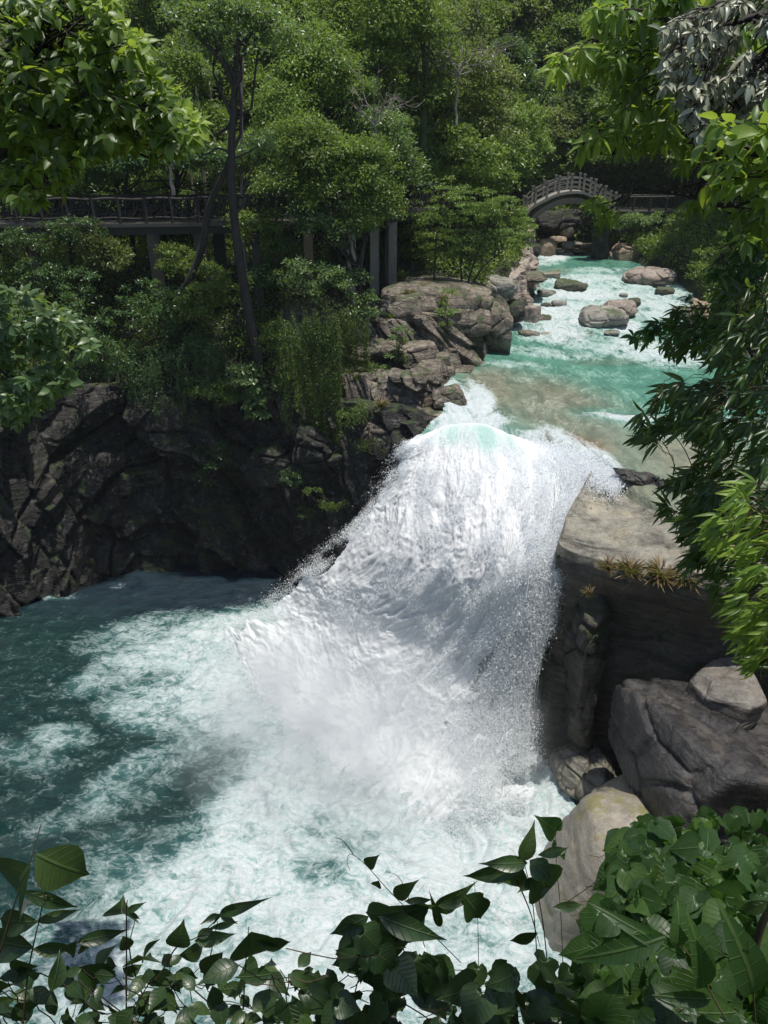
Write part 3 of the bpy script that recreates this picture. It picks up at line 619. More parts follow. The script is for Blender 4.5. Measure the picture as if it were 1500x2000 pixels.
wall('cliff', 'dark blocky cliff rising from the pool on its far side, left of the waterfall',
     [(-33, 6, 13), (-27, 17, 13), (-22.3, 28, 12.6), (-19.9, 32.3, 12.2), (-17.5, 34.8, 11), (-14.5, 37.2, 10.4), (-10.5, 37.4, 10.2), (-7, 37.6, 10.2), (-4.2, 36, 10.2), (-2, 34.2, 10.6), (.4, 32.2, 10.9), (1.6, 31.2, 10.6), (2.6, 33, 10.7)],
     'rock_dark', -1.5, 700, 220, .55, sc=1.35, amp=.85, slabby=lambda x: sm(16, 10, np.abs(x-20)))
wall('rock_terrace', 'stepped terrace of angular sunlit rock left of the river, rising behind the waterfall lip',
     [(-7.5, 42.0, 14.4), (-5, 39.6, 13.8), (-2.6, 38.2, 13.4), (0, 37.9, 13.5), (2.0, 38.2, 13.6), (3.7, 39.6, 13.5), (5.0, 42.2, 13.5), (5.9, 45.5, 13.4), (6.8, 50, 13.6)],
     'rock_out', 9.4, 420, 150, 1.5, lean_k=1.5, amp=.8, sc=.75, seed=40, toward=(10, 25))
wall('rock_terrace', 'low dark shelf of broken rock directly behind the left end of the waterfall lip',
     [(-3.6, 37.0, 11.3), (-1.8, 35.4, 11.6), (.2, 34.2, 11.8), (1.6, 34.0, 11.8), (2.6, 35.4, 11.8), (3.6, 38, 11.9), (4.6, 41, 12.0)],
     'rock_out', 8.8, 300, 90, .9, lean_k=.8, amp=.7, sc=.6, seed=80, toward=(10, 25))

_lb = [PZ(*q) for q in [(1004, 622, 11.3), (1034, 596, 11.7), (1044, 566, 12.0), (1048, 540, 12.3), (1038, 515, 12.4), (1044, 499, 12.4), (1044, 486, 12.4)]]
wall('rock_terrace', 'low layered pinkish rock bank running up the left side of the rapids to the bridge', [(q[0]-.35, q[1], q[2]+2.0) for i, q in enumerate(_lb)], 'rock_pink', 10.8, 320, 90, 1.1, lean_k=.7, amp=.6, sc=.6, seed=120, toward=(20, 50))

OUT = [  # outcrop to the left of the lip
 (725, 525, 965, 625, 43, 7.5, 'wide flat sunlit rock shelf under the thin trees left of the river', 'rock_out', dict(block=.8, rough=.03, tilt=.03)),
 (735, 555, 832, 650, 39.8, 3.4, 'grey angular rock below the last walkway pillars, highest left of the outcrop', 'rock_out', dict(block=.8)),
 (815, 570, 962, 690, 41.2, 4, 'big dark brown rounded rock with grass tufts in the upper outcrop', 'rock_out', dict(block=.55)),
 (925, 560, 1000, 705, 43, 4.2, 'leaning slab at the right tip of the outcrop beside the river', 'rock_out', dict(block=.95, planes=8, rough=.03, tilt=-.12)),
 (655, 640, 805, 715, 38.2, 3.2, 'flat-topped ledge with hanging plants on the left of the outcrop', 'rock_out', dict(block=.9)),
 (782, 652, 856, 732, 37.9, 2.2, 'squared block with a sunlit top in the middle of the outcrop', 'rock_out', dict(block=.75, planes=6)),
 (845, 700, 890, 768, 37.8, 1.5, 'narrow wedge-shaped block right of the squared block', 'rock_out', dict(block=.95, planes=7, rough=.03)),
 (866, 696, 935, 768, 38.8, 2.4, 'square flat-faced block near the water at the foot of the outcrop', 'rock_out', dict(block=.97, planes=6, rough=.03)),
 (812, 722, 850, 775, 37, 1.5, 'small rounded block under the squared block of the outcrop', 'rock_out', dict(block=.6)),
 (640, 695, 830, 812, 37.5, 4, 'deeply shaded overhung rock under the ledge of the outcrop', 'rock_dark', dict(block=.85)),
 (700, 790, 803, 915, 33.6, 3.0, 'low block with a flat dry-grass top beside the waterfall lip', 'rock_out', dict(block=.85)),
 (800, 775, 898, 872, 33.4, 3.2, 'mossy low rock touching the small white chute left of the lip', 'rock_out', dict(block=.75)),
 (842, 742, 912, 800, 33.9, 1.9, 'dark wet rock at the head of the small white chute', 'rock_out', dict(block=.85)),
 (900, 722, 958, 768, 39.4, 2.0, 'flat wet stone at the waterline between the chute and the leaning slab', 'rock_dark', dict(block=.85)),
 (918, 692, 990, 745, 42.6, 2.2, 'dark broken rocks at the waterline below the leaning slab', 'rock_dark', dict(block=.8)),
 (560, 790, 720, 960, 35.5, 3.2, 'dark mossy rock face under the hanging vines', 'rock_dark', dict(block=.85, rough=.09)),
 (480, 850, 590, 960, 36.4, 2.0, 'bulging dark rock beneath the foot of the slender tree', 'rock_dark', dict(block=.8, rough=.09)),
]
for i, (a, b, c, d, Yd, dp, lab, m, kw) in enumerate(OUT): rock(a, b, c, d, Yd, dp, lab, m, seed=100+i*7, cat='rock', name='rock', **kw)
LEDGE = [
 (935, 528, 1012, 590, 47.5, 3.5, 'smooth grey-purple boulder on the left bank below the ledges', 'rock_grey', dict(block=.5)),
 (950, 493, 1056, 545, 56, 5, 'layered pink-brown ledge stepping down to the left bank', 'rock_pink', dict(block=.9, strat=1)),
 (985, 525, 1068, 560, 53, 4, 'lower layered ledge stones at the left waterline', 'rock_far', dict(block=.9, strat=1)),
 (985, 462, 1058, 520, 61.5, 4, 'dark rounded rock under green bushes on the left bank before the bridge', 'rock_dark', dict(block=.6)),
 (985, 575, 1030, 640, 46.5, 2.2, 'dark rock tucked behind the reddish boulder on the left bank', 'rock_dark', dict(block=.6)),
 (900, 520, 970, 545, 55, 4, 'low sunny rock shelf among the bushes of the left bank', 'rock_pink', dict(block=.85)),
 (1185, 462, 1290, 525, 66.5, 3.5, 'orange-brown rock wall under the flat walkway', 'rock_orange', dict(block=.8)),
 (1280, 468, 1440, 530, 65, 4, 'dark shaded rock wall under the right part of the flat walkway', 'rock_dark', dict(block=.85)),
 (1155, 425, 1190, 520, 66.2, 2.0, 'tall dark rock pier under the right foot of the arch bridge', 'rock_dark', dict(block=.8)),
 (1020, 395, 1170, 480, 72, 4, 'dark hollowed rock behind the stones below the arch bridge', 'rock_dark', dict(block=.8)),
 (1345, 570, 1400, 700, 46, 4, 'orange-brown rock on the right bank behind the bamboo', 'rock_orange', dict(block=.8)),
 (1390, 600, 1500, 770, 43, 5, 'tall ochre rock bank at the right edge behind the bamboo', 'rock_orange', dict(block=.85)),
 (1330, 520, 1440, 590, 58, 4, 'brown rock on the right bank above the rapids', 'rock_far', dict(block=.7)),
]
for i, (a, b, c, d, Yd, dp, lab, m, kw) in enumerate(LEDGE): rock(a, b, c, d, Yd, dp, lab, m, seed=300+i*11, cat='rock', name='rock', **kw)
WR = [  # cx, base y, w, h, level, label, material, kw
 (1178, 634, 112, 44, 11.5, 'largest smooth grey boulder standing in the middle of the rapids', 'rock_grey', dict(block=.35, dr=.9)),
 (1212, 612, 70, 34, 11.8, 'cracked pinkish rock just behind the largest mid-river boulder', 'rock_pink', dict(block=.7)),
 (1238, 598, 30, 22, 11.9, 'small dark mossy rock right of the cracked pinkish rock', 'rock_mossy', dict(block=.3)),
 (1218, 580, 22, 10, 12.0, 'tiny grey rock just upstream of the cracked pinkish rock', 'rock_grey', dict(block=.4)),
 (1116, 567, 68, 27, 12.0, 'dark green mossy flat-topped boulder in the rapids', 'rock_mossy', dict(block=.6)),
 (1265, 556, 110, 44, 12.1, 'broad pinkish-grey boulder at the right side of the river', 'rock_pink', dict(block=.4)),
 (1236, 556, 36, 14, 12.1, 'small dark stone at the foot of the broad pinkish boulder', 'rock_dark', dict(block=.4)),
 (1300, 572, 40, 16, 12, 'low grey-green rock right of the broad pinkish boulder', 'rock_mossy', dict(block=.5)),
 (1068, 577, 42, 16, 11.9, 'flat grey rock at the left side of the upper rapids', 'rock_grey', dict(block=.5)),
 (1092, 597, 32, 14, 11.7, 'small rounded grey rock between the flat grey rock and the rapids', 'rock_grey', dict(block=.4)),
 (1066, 600, 24, 12, 11.6, 'little brown stone on the left edge of the rapids', 'rock_far', dict(block=.5)),
 (1036, 634, 50, 48, 11.2, 'reddish upright boulder on the left bank beside the rapids', 'rock_pink', dict(block=.65)),
 (1060, 632, 42, 20, 11.2, 'dark squarish stone right of the reddish upright boulder', 'rock_far', dict(block=.7)),
 (1036, 660, 48, 18, 11.05, 'low dark flat stone jutting into the green water', 'rock_far', dict(block=.8)),
 (1074, 656, 44, 8, 11.1, 'pale flat stone awash beside the low dark flat stone', 'rock_pale', dict(block=.5)),
 (1196, 652, 34, 9, 11.3, 'nearly submerged stone just below the largest boulder', 'rock_grey', dict(block=.4)),
 (1078, 543, 42, 16, 12.25, 'pale flat slab at the left waterline below the small fall', 'rock_pale', dict(block=.85)),
 (1070, 500, 46, 42, 12.45, 'large orange-tan boulder at the left of the stones below the arch bridge', 'rock_orange', dict(block=.6)),
 (1020, 612, 26, 30, 11.4, 'small black rock left of the reddish upright boulder', 'rock_dark', dict(block=.5)),
 (1330, 610, 40, 14, 11.7, 'wet brown rock at the right edge of the rapids', 'rock_far', dict(block=.5)),
 (1290, 560, 30, 12, 12.1, 'dark rock against the right flank of the broad boulder', 'rock_dark', dict(block=.5)),
]
for i, (cx, yb, wp_, hp, z, lab, m, kw) in enumerate(WR): wrock(cx, yb, wp_, hp, z, lab, m, seed=500+i*5, cat='boulder', **kw)
PILE = [(1090, 478, 38, 20, 'rock_orange', 'tan boulder behind the large orange one under the arch bridge'), (1107, 466, 30, 32, 'rock_pale', 'tilted pale slab on top of the stones under the arch bridge'),
 (1112, 490, 28, 22, 'rock_grey', 'rounded grey stone in the middle of the pile under the arch bridge'), (1094, 499, 20, 15, 'rock_pink', 'small brown stone right of the large orange boulder'),
 (1110, 503, 24, 12, 'rock_grey', 'low grey stone at the water below the rounded grey stone'), (1130, 497, 28, 14, 'rock_far', 'brown stone in the lower right of the pile'),
 (1146, 486, 32, 14, 'rock_pale', 'flat light stone at the right of the pile near the rock pier'), (1130, 482, 18, 11, 'rock_grey', 'small grey stone between the pile and the flat light stone'),
 (1148, 503, 20, 10, 'rock_far', 'little stone beside the foot of the rock pier'), (1100, 472, 12, 10, 'rock_pale', 'very small whitish stone below the tilted slab'), (1124, 507, 16, 8, 'rock_pale', 'tiny pale stone at the waterline of the pile'),
 (1145, 512, 20, 8, 'rock_far', 'low brown stone in the water by the rock pier')]
for i, (cx, yb, wp_, hp, m, lab) in enumerate(PILE): rock(cx-wp_/2, yb-hp, cx+wp_/2, yb, 70.5-(yb-470)*.07, 1.0, lab, m, seed=800+i, cat='stone', name='stone', block=.55, group='stones piled below the arch bridge')
# dry-stone bed under the pile
rock(1040, 470, 1165, 525, 70.5, 4, 'gravelly rock bed under the piled stones', 'rock_far', seed=77, name='rock', block=.7)

# right side of the fall: slab with a cut-off face
def bigrock(name, label, m, c, size, seed, **kw):
    s = rockshape(size, seed, **kw)+np.array(c)
    return tag(obj(name, MB().add(s, ICOF6), M[m], loc=(c[0], c[1], float(s[:, 2].min()))), label, 'rock')
# slab: extruded outline with a warped top
def slab():
    o_px = [(1215, 925, 10.25), (1150, 972, 10.15), (1112, 1012, 9.95), (1093, 1050, 9.75), (1110, 1068, 9.6), (1160, 1085, 9.6), (1230, 1098, 9.7), (1320, 1105, 9.8), (1430, 1120, 9.9), (1750, 1130, 10.2)]
    front = curve(np.array([PZ(*q) for q in o_px]), 24)
    back = np.stack([front[:, 0]+np.linspace(1.2, 9, len(front)), np.full(len(front), 29.5), np.full(len(front), 9.3)], 1)
    n = len(front); nt = 120; t = np.linspace(0, 1, nt)[:, None, None]
    top = front[None]*(1-t)+back[None]*t
    top[..., 2] = front[None, :, 2]+(.45*sm(0, .4, t[..., 0]))*sm(0, .25, np.arange(n)/n)[None]-1.7*sm(.3, .9, t[..., 0])
    p = top.reshape(-1, 3)
    top[..., 2] += (.22*fbm(p*np.array([.5, .5, 0]), 5, 31)+.10*(plates(p[:, :2]*np.array([.35, .9])+3, 5, .5)[0])+.10*ridge(p*np.array([.35, 1.1, 0])+7, 4, 37)-.0).reshape(top.shape[:2])*sm(0, .05, t[..., 0])*sm(0, .2, np.arange(n)/n)[None]
    top[..., 2] += (.30*sm(0, .08, t[..., 0])-.12)*sm(0, .3, np.arange(n)/n)[None]
    nf = 190; s = np.linspace(0, 1, nf)[:, None]
    cen = np.array([11.5, 25.5])
    zf = front[None, :, 2]*(1-s)+(-1.2)*s
    sp_ = s*1.0; inw = (.2+.75*sm(.45, .62, np.linspace(0, 1, len(front))))[None]*sm(.02, .30, s)-.35*sm(.6, 1, s)
    out = norml(front[:, :2]-cen)
    fx = front[None, :, 0]-out[None, :, 0]*inw*.5; fy = front[None, :, 1]+inw*.8
    pf = np.stack([fx, fy, zf], -1); q = pf.reshape(-1, 3)
    cv, ce = worley(q*np.array([.5, .5, .28])+3, 47)
    d = (.30*fbm(q*.45, 5, 33)+.12*(cv-.5)+.05*ridge(q*2.2, 4, 35)).reshape(nf, n)*sm(0, .06, s)
    d += .16*np.sin(np.clip(s, 0, .16)/.16*PI)
    pf[..., 0] += out[None, :, 0]*d; pf[..., 1] += out[None, :, 1]*d
    V = np.concatenate([top[::-1], pf[1:]], 0)
    mb = MB().add(V.reshape(-1, 3), grid_faces(n, len(V)))
    o = obj('rock_slab', mb, [M['rock_slab'], M['rock_face']], loc=(9, 22, 0))  # face colour holds wet dark rock and the shade below the rim
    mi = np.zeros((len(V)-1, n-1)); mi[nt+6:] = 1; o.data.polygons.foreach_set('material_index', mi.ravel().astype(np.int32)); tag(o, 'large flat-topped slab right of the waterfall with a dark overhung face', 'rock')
slab()
BIG = [(1085, 1440, 1210, 1560, 21.2, 3, 'brown ledge stone at the foot of the slab beside the falling drops', 'rock_slab', dict(block=.85, seed=21)),
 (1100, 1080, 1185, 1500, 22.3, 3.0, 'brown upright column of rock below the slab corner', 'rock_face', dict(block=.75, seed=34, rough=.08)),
 (1225, 1330, 1620, 1640, 18.0, 5.5, 'large dark wedge of rock with a pale worn top', 'rock_wedge', dict(block=.93, seed=57, tilt=.25, planes=7, rough=.035)),
 (1330, 1295, 1480, 1460, 19.3, 2.6, 'pale grey knob of rock on top of the dark wedge', 'rock_knob', dict(block=.9, seed=51, tilt=-.15, rough=.02, planes=8)),
 (1140, 1455, 1330, 1760, 18.3, 3.4, 'rounded olive-grey boulder leaning against the dark wedge', 'rock_pale', dict(block=.5, seed=61, rough=.025, tilt=.3)),
 (1058, 1490, 1350, 1900, 16.4, 4.2, 'large smooth pale boulder at the right shore of the pool', 'rock_pale', dict(block=.45, seed=68, rough=.018, tilt=.45)),
 (1250, 1600, 1560, 1950, 14.6, 4, 'grey boulder half hidden by the vines at lower right', 'rock_wedge', dict(block=.8, seed=65, rough=.03)),
]
for a, b, c, d, Yd, dp, lab, m, kw in BIG: rock(a, b, c, d, Yd, dp, lab, m, name='boulder', sink=.15, **kw)
# dark dike and small ledges lying on the slab
for (a, b, c, d, lab, m) in [(1200, 915, 1290, 950, 'black jagged rock rim on the slab at the edge of the water', 'rock_wedge'), (1270, 935, 1350, 975, 'second dark rim stone on the slab, partly behind the bamboo', 'rock_wedge'), (1300, 960, 1420, 1010, 'orange-brown ridge on the slab behind the bamboo', 'rock_orange')]:
    rock(a, b, c, d, 25.6-(b-915)*.02, .9, lab, m, name='rock', block=.9, planes=8, tilt=.18, rough=.08)
# ------------------------------------------------------------ foliage
def T_(rows, fold=.12, droop=.25, pts=None):
    """leaf template: rows of half-widths along the midrib; returns verts (x along, y side, z up) and faces"""
    n = len(rows); xs = np.linspace(0, 1, n) if pts is None else np.array(pts); v = []; f = []
    for x, wd in zip(xs, rows):
        z = -droop*x*x
        v += [(x, -wd, z+fold*wd*2), (x, 0, z), (x, wd, z+fold*wd*2)]
    for i in range(n-1):
        a = 3*i; f += [[a, a+1, a+4, a+3], [a+1, a+2, a+5, a+4]]
    return np.array(v), np.array(f)
LQ = (np.array([(0, 0, 0), (.45, -.26, .05), (1, 0, -.12), (.45, .26, .05)]), np.array([[0, 1, 2, 3]]))
LN = (np.array([(0, 0, 0), (.4, -.13, .03), (1, 0, -.2), (.4, .13, .03)]), np.array([[0, 1, 2, 3]]))
LM = T_([.0, .2, .24, .15, .0], .18, .3)
LBAM = T_([.0, .065, .085, .07, .045, .0], .25, .35)
LBIG = T_([.01, .16, .25, .28, .24, .15, .05, 0], .16, .4)
LLONG = T_([.01, .09, .135, .15, .14, .11, .06, 0], .2, .55)
def heart():
    xs = [-.14, -.06, .08, .25, .45, .65, .83, 1.0]; ws = [.16, .36, .48, .50, .42, .28, .12, 0]
    v = []; f = []
    for i, (x, wd) in enumerate(zip(xs, ws)):
        mx = 0 if i < 2 else x; e = .035*(1 if i % 2 else -1)
        z = -.35*max(x, 0)**2
        v += [(x-.03, -wd, z+.10*wd+e), (mx if i else 0, -wd*.5, z-.03+e*.4), (mx if i else 0., 0, z+.02), (mx if i else 0, wd*.5, z-.03+e*.4), (x-.03, wd, z+.10*wd+e)]
    for i in range(len(xs)-1):
        a = 5*i
        for k in range(4): f.append([a+k, a+k+1, a+k+6, a+k+5])
    return np.array(v, float), np.array(f)
LH = heart()
def leaves(mb, tmpl, c, ax, nr, size, rnd, width=1.0):
    c = np.atleast_2d(c); ax = norml(np.atleast_2d(ax)); nr = np.atleast_2d(nr)
    nr = nr-(nr*ax).sum(1, keepdims=True)*ax; nr = norml(nr); sd_ = np.cross(nr, ax)
    tv, tf = tmpl; size = np.broadcast_to(size, (len(c),)); width = np.broadcast_to(width, (len(c),))
    v = c[:, None]+size[:, None, None]*(tv[None, :, 0:1]*ax[:, None]+tv[None, :, 1:2]*width[:, None, None]*sd_[:, None]+tv[None, :, 2:3]*nr[:, None])
    f = tf[None]+len(tv)*np.arange(len(c))[:, None, None]
    mb.add(v.reshape(-1, 3), f.reshape(-1, 4), np.repeat(np.broadcast_to(rnd, (len(c),)), len(tv)), np.tile(tv[:, :2], (len(c), 1)) if len(tv) > 4 else None)
def tint(r, n, lo=0, hi=1): return np.clip(r.beta(1.6, 2.2, n)*(hi-lo)+lo, 0, 1)
def clusters(mb, r, cen, rad, per, lsize, tmpl=LQ, up=.9, flat=.7, tin=None):
    """leaf clumps: domes of leaves on their upper side"""
    n = len(cen); rad = np.broadcast_to(rad, (n,))
    N_ = n*per; d = norml(r.normal(size=(N_, 3))); d[:, 2] = np.where(d[:, 2] < -.25, -d[:, 2], d[:, 2])
    rr = np.repeat(rad, per)*r.uniform(.35, 1.08, N_)
    p = np.repeat(cen, per, 0)+d*rr[:, None]*np.array([1, 1, flat])
    nr = d*.7+np.array([0, 0, up])+r.normal(0, .45, (N_, 3))
    ax = r.normal(size=(N_, 3))+d*1.0; ax[:, 2] -= .35
    base = np.repeat(r.normal(0, .18, n), per) if tin is None else np.repeat(tin, per)
    leaves(mb, tmpl, p, ax, nr, lsize*(1.22 if tmpl is LQ else 1)*r.uniform(.5, 1.3, N_), np.clip(tint(r, N_)+base, 0, 1))
def branch(p0, p1, r, sag=.15, n=6, jit=.04):
    p0, p1 = np.asarray(p0, float), np.asarray(p1, float); L_ = np.linalg.norm(p1-p0); t = np.linspace(0, 1, n)[:, None]
    q = p0+(p1-p0)*t; q[:, 2] += (np.sin(t[:, 0]*PI)*sag*L_)
    q[1:-1] += r.normal(0, jit*L_, (n-2, 3)); return q
def tree_parts(r, base, h, lobes, ncl, per, lsize, rcl=.7, trunk_pts=None, tr=.16, tmpl=LQ, limbs=12, flat=.75):
    """returns trunk and crown builders. lobes: (dx, dy, dz, rx, ry, rz) relative to base"""
    tb, cb = MB(), MB(); base = np.asarray(base, float)
    if trunk_pts is None:
        trunk_pts = [base-[0, 0, .5]]+[base+[r.normal(0, .02)*h*k, r.normal(0, .02)*h*k, h*k*.22] for k in range(1, 5)]
    tp = curve(trunk_pts, 6); tube(tb, tp, np.linspace(tr, tr*.35, len(tp)), 8)
    lob = np.array(lobes); vol = lob[:, 3]*lob[:, 4]*lob[:, 5]; pick = r.choice(len(lob), ncl, p=vol**.7/np.sum(vol**.7)); lb = lob[pick]
    d = norml(r.normal(size=(ncl, 3))); d[:, 2] = np.where(d[:, 2] < -.35, -d[:, 2], d[:, 2])
    cen = base+lb[:, :3]+d*lb[:, 3:]*(r.uniform(.45, 1.0, ncl)**.6)[:, None]
    clusters(cb, r, cen, rcl*r.uniform(.6, 1.3, ncl), per, lsize, tmpl, flat=flat)
    for i in r.choice(ncl, min(limbs, ncl), replace=False):
        k = min(len(tp)-1, int(len(tp)*r.uniform(.45, .98))); q = branch(tp[k], cen[i], r, -.06)
        tube(tb, q, np.linspace(tr*.32, tr*.07, len(q)), 5)
    return tb, cb
def tree(name, label, base, h, lobes, m='leaf_mid', bark='bark_dark', seed=1, ncl=130, per=75, lsize=.2, cat='tree', group=None, **kw):
    r = np.random.default_rng(seed); tb, cb = tree_parts(r, base, h, lobes, ncl, per, lsize, **kw)
    t = thing(name, label, cat, base, group)
    obj('trunk', tb, M[bark], t); obj('crown', cb, M[m], t, smooth=False); return t
def lob_px(lst, base, Y):       # crown lobes given in photo coordinates: cx, cy, rx, ry
    out = []
    for q in lst:
        cx, cy, rx, ry = q[:4]; Yq = q[4] if len(q) > 4 else Y
        c = PY(cx, cy, Yq); D = proj(c)[2]; a = rx*D/F; b = ry*D/F
        out.append((*(c-base), a, min(a, b)*1.0, b))
    return out
def ptree(name, label, bx, by, Y, lobes, m, seed, trunk=None, z=None, **kw):   # tree placed by its foot
    b = PY(bx, by, Y); b[2] = gz(b[0], b[1])[0] if z is None else z
    tp = None
    if trunk: tp = [b-[0, 0, .4]]+[PY(x, y, (Y if len(q) < 1 else q[0])) for x, y, *q in trunk]
    return tree(name, label, b, 8, lob_px(lobes, b, Y), m, seed=seed, trunk_pts=tp, **kw)

# trees one can tell apart, behind and around the left walkway
fork = ptree('tree', 'slender dark forked tree leaning up from the cliff edge in front of the walkway', 548, 850, 36.6, [(455, 60, 90, 60, 36), (380, 30, 70, 45, 36.5), (520, 90, 80, 50, 35.5), (430, 110, 40, 25), (390, 290, 34, 16), (510, 300, 36, 16)], 'leaf_pale', 11, trunk=[(520, 770), (492, 640, 36.4), (470, 520, 36.2), (455, 400, 36), (452, 300, 36), (457, 200, 36), (462, 110, 36), (470, 60, 36)], tr=.27, ncl=110, per=60, lsize=.15, rcl=.55, z=9.6)
r = np.random.default_rng(3)
st = thing('bare_tree', 'dark leaning bare stem crossing behind the slender forked tree', 'tree trunk', PY(335, 600, 38.5))
b_ = MB(); q = curve([PY(325, 610, 38.8), PY(370, 545, 38.5), (PY(395, 480, 38.3)), PY(410, 400, 38), PY(440, 335, 37.5), PY(452, 300, 36.6)], 8); tube(b_, q, np.linspace(.2, .12, len(q)), 8); obj('trunk', b_, M['bark_dark'], st)
sf = fork
for pts, ra in (([(455, 165, 36), (435, 120, 35.8), (400, 85, 35.5), (377, 60, 35.3)], .13), ([(458, 130, 36), (475, 90, 36), (492, 60, 36), (488, 20, 36)], .12), ([(455, 300, 36), (425, 290, 35.7), (400, 302, 35.4), (375, 285, 35.2)], .06), ([(456, 310, 36), (480, 300, 35.8), (505, 285, 35.6)], .06), ([(435, 120, 35.8), (418, 70, 35.8), (412, 30, 36)], .07)):
    q = curve([PY(*a) for a in pts], 6); b_ = MB(); tube(b_, q, np.linspace(ra, ra*.4, len(q)), 6); obj('limb', b_, M['bark_dark'], sf)
c_ = MB(); cen = np.array([PY(*a) for a in [(377, 55, 35.3), (400, 80, 35.5), (490, 25, 36), (430, 60, 35.8), (412, 30, 36), (370, 290, 35.2), (510, 280, 35.6), (350, 40, 35.2), (455, 30, 35.8)]]); clusters(c_, r, cen, .8, 160, .15); obj('leaf_spray', c_, M['leaf_pale'], sf, smooth=False)

ptree('tree', 'tall mossy-trunked tree with bright green crown rising behind the rock shelf', 818, 470, 47, [(790, 60, 75, 70, 46), (730, 110, 60, 50, 46), (840, 110, 60, 60, 47), (780, -20, 90, 50, 46), (850, 200, 45, 40, 46.5)], 'leaf_mid', 21, trunk=[(820, 430), (824, 330), (828, 230), (830, 140), (822, 60)], bark='bark_moss', tr=.3, ncl=170, per=80, lsize=.17)
ptree('tree', 'wide olive-green tree with fine foliage left of the gorge', 905, 400, 52, [(900, 170, 90, 80, 51), (940, 260, 70, 60, 51), (880, 80, 80, 60, 52), (960, 190, 50, 60, 52), (870, 300, 60, 40, 50), (930, 40, 60, 50, 53)], 'leaf_olive', 22, ncl=260, per=80, lsize=.17, tr=.25)
ptree('tree', 'round dark green tree hanging over the right end of the left walkway', 700, 470, 39.5, [(700, 350, 80, 70, 39), (740, 410, 50, 50, 39), (640, 330, 70, 60, 39), (640, 400, 70, 45, 38.6), (590, 290, 70, 50, 39.5), (560, 370, 60, 40, 39), (700, 440, 50, 30, 38.6)], 'leaf_mid', 23, ncl=300, per=90, lsize=.14, tr=.2)
ptree('tree', 'yellowish green leafy tree in the middle of the hillside above the walkway', 640, 330, 44, [(620, 170, 90, 70, 44), (560, 240, 70, 60, 43), (680, 210, 60, 60, 44), (600, 90, 70, 50, 45)], 'leaf_fine', 24, ncl=210, per=90, lsize=.15, tr=.2)
ptree('tree', 'bright topped tree at the upper middle with pale undersides', 700, 250, 49, [(700, 60, 80, 60, 49), (650, 20, 60, 40, 50), (740, 180, 50, 50, 48)], 'leaf_mid', 25, ncl=160, per=80, lsize=.17, tr=.2)
ptree('tree', 'dim green tree behind the forked tree above the walkway', 330, 420, 43, [(350, 170, 70, 60, 43), (300, 240, 60, 50, 43), (400, 260, 50, 50, 42.5), (330, 320, 70, 40, 42)], 'leaf_mid', 26, ncl=190, per=80, lsize=.15, tr=.2)
ptree('tree', 'dark tree at the far left behind the walkway railing', 120, 420, 43, [(120, 320, 100, 50, 42), (200, 280, 70, 60, 43), (60, 230, 90, 80, 43), (230, 350, 60, 30, 42)], 'leaf_dark', 27, ncl=190, per=80, lsize=.16, tr=.2)
ptree('tree', 'tree with pale dappled leaves between the walkway and the mossy trunk', 760, 450, 43, [(770, 300, 40, 40, 43), (740, 260, 50, 40, 43), (790, 350, 40, 40, 43.5)], 'leaf_pale', 28, ncl=100, per=80, lsize=.14, tr=.12)
for i, (bx, by, Y, lb, m, lab) in enumerate([
 (990, 330, 64, [(985, 150, 45, 60), (1000, 230, 45, 50)], 'leaf_dark', 'narrow dark tree at the shady left side of the far gorge'),
 (1060, 330, 78, [(1075, 230, 50, 60), (1040, 280, 45, 45)], 'leaf_pale', 'greyish green tree on the far slope straight above the arch bridge'),
 (1120, 340, 80, [(1130, 150, 60, 70), (1180, 220, 60, 60)], 'leaf_mid', 'mid green tree on the far slope right of the grey-green one'),
 (1010, 100, 85, [(1060, 60, 60, 70), (1010, 40, 50, 60)], 'leaf_olive', 'brownish green tree high in the notch of the far gorge'),
 (1230, 380, 72, [(1240, 330, 60, 40), (1300, 340, 50, 40)], 'leaf_mid', 'bushy tree directly behind the flat walkway railing'),
 (1350, 380, 70, [(1370, 330, 70, 50), (1330, 270, 60, 50)], 'leaf_olive', 'dull green tree above the right end of the flat walkway'),
 (1000, 380, 60, [(1000, 330, 40, 40), (960, 340, 40, 40)], 'leaf_fine', 'light green leafy tree left of the arch bridge railing')]):
    ptree('tree', lab, bx, by, Y, lb, m, 40+i, ncl=130, per=80, lsize=.22, rcl=.9, tr=.18)
ptree('tree', 'low dark crown spreading just above the left walkway railing', 250, 420, 43.5, [(180, 318, 90, 26, 41), (300, 330, 90, 26, 41), (400, 322, 70, 24, 40.6), (60, 320, 90, 30, 41), (500, 330, 70, 28, 40.6)], 'leaf_dark', 71, ncl=170, per=80, lsize=.14, tr=.16)
# pale upright trunks in the shade of the hill
for i, (x, y0, y1, Y, ra, lab) in enumerate([(357, 30, 190, 47, .09, 'thin pale upright trunk, tallest of those left of the forked tree'), (386, 90, 230, 47.5, .12, 'thicker pale trunk just right of the tallest thin one'), (411, 140, 200, 48, .07, 'short pale trunk nearest the left side of the forked tree'), (738, 170, 330, 45, .09, 'pale bare trunk left of the mossy-trunked tree'), (472, 30, 420, 41, .10, 'thin grey trunk right beside the forked tree')]):
    t = thing('bare_tree', lab, 'tree trunk', PY(x, y1, Y)); b_ = MB(); g = PY(x, y1+150, Y); g[2] = gz(g[0], g[1])[0]-.2; g[0] = PY(x, y1, Y)[0]
    tube(b_, curve([g, PY(x+2, y1, Y), PY(x, (y0+y1)/2, Y), PY(x+3, y0, Y)], 5), np.linspace(ra, ra*.6, 16), 7)
    obj('trunk', b_, M['bark_pale'], t)
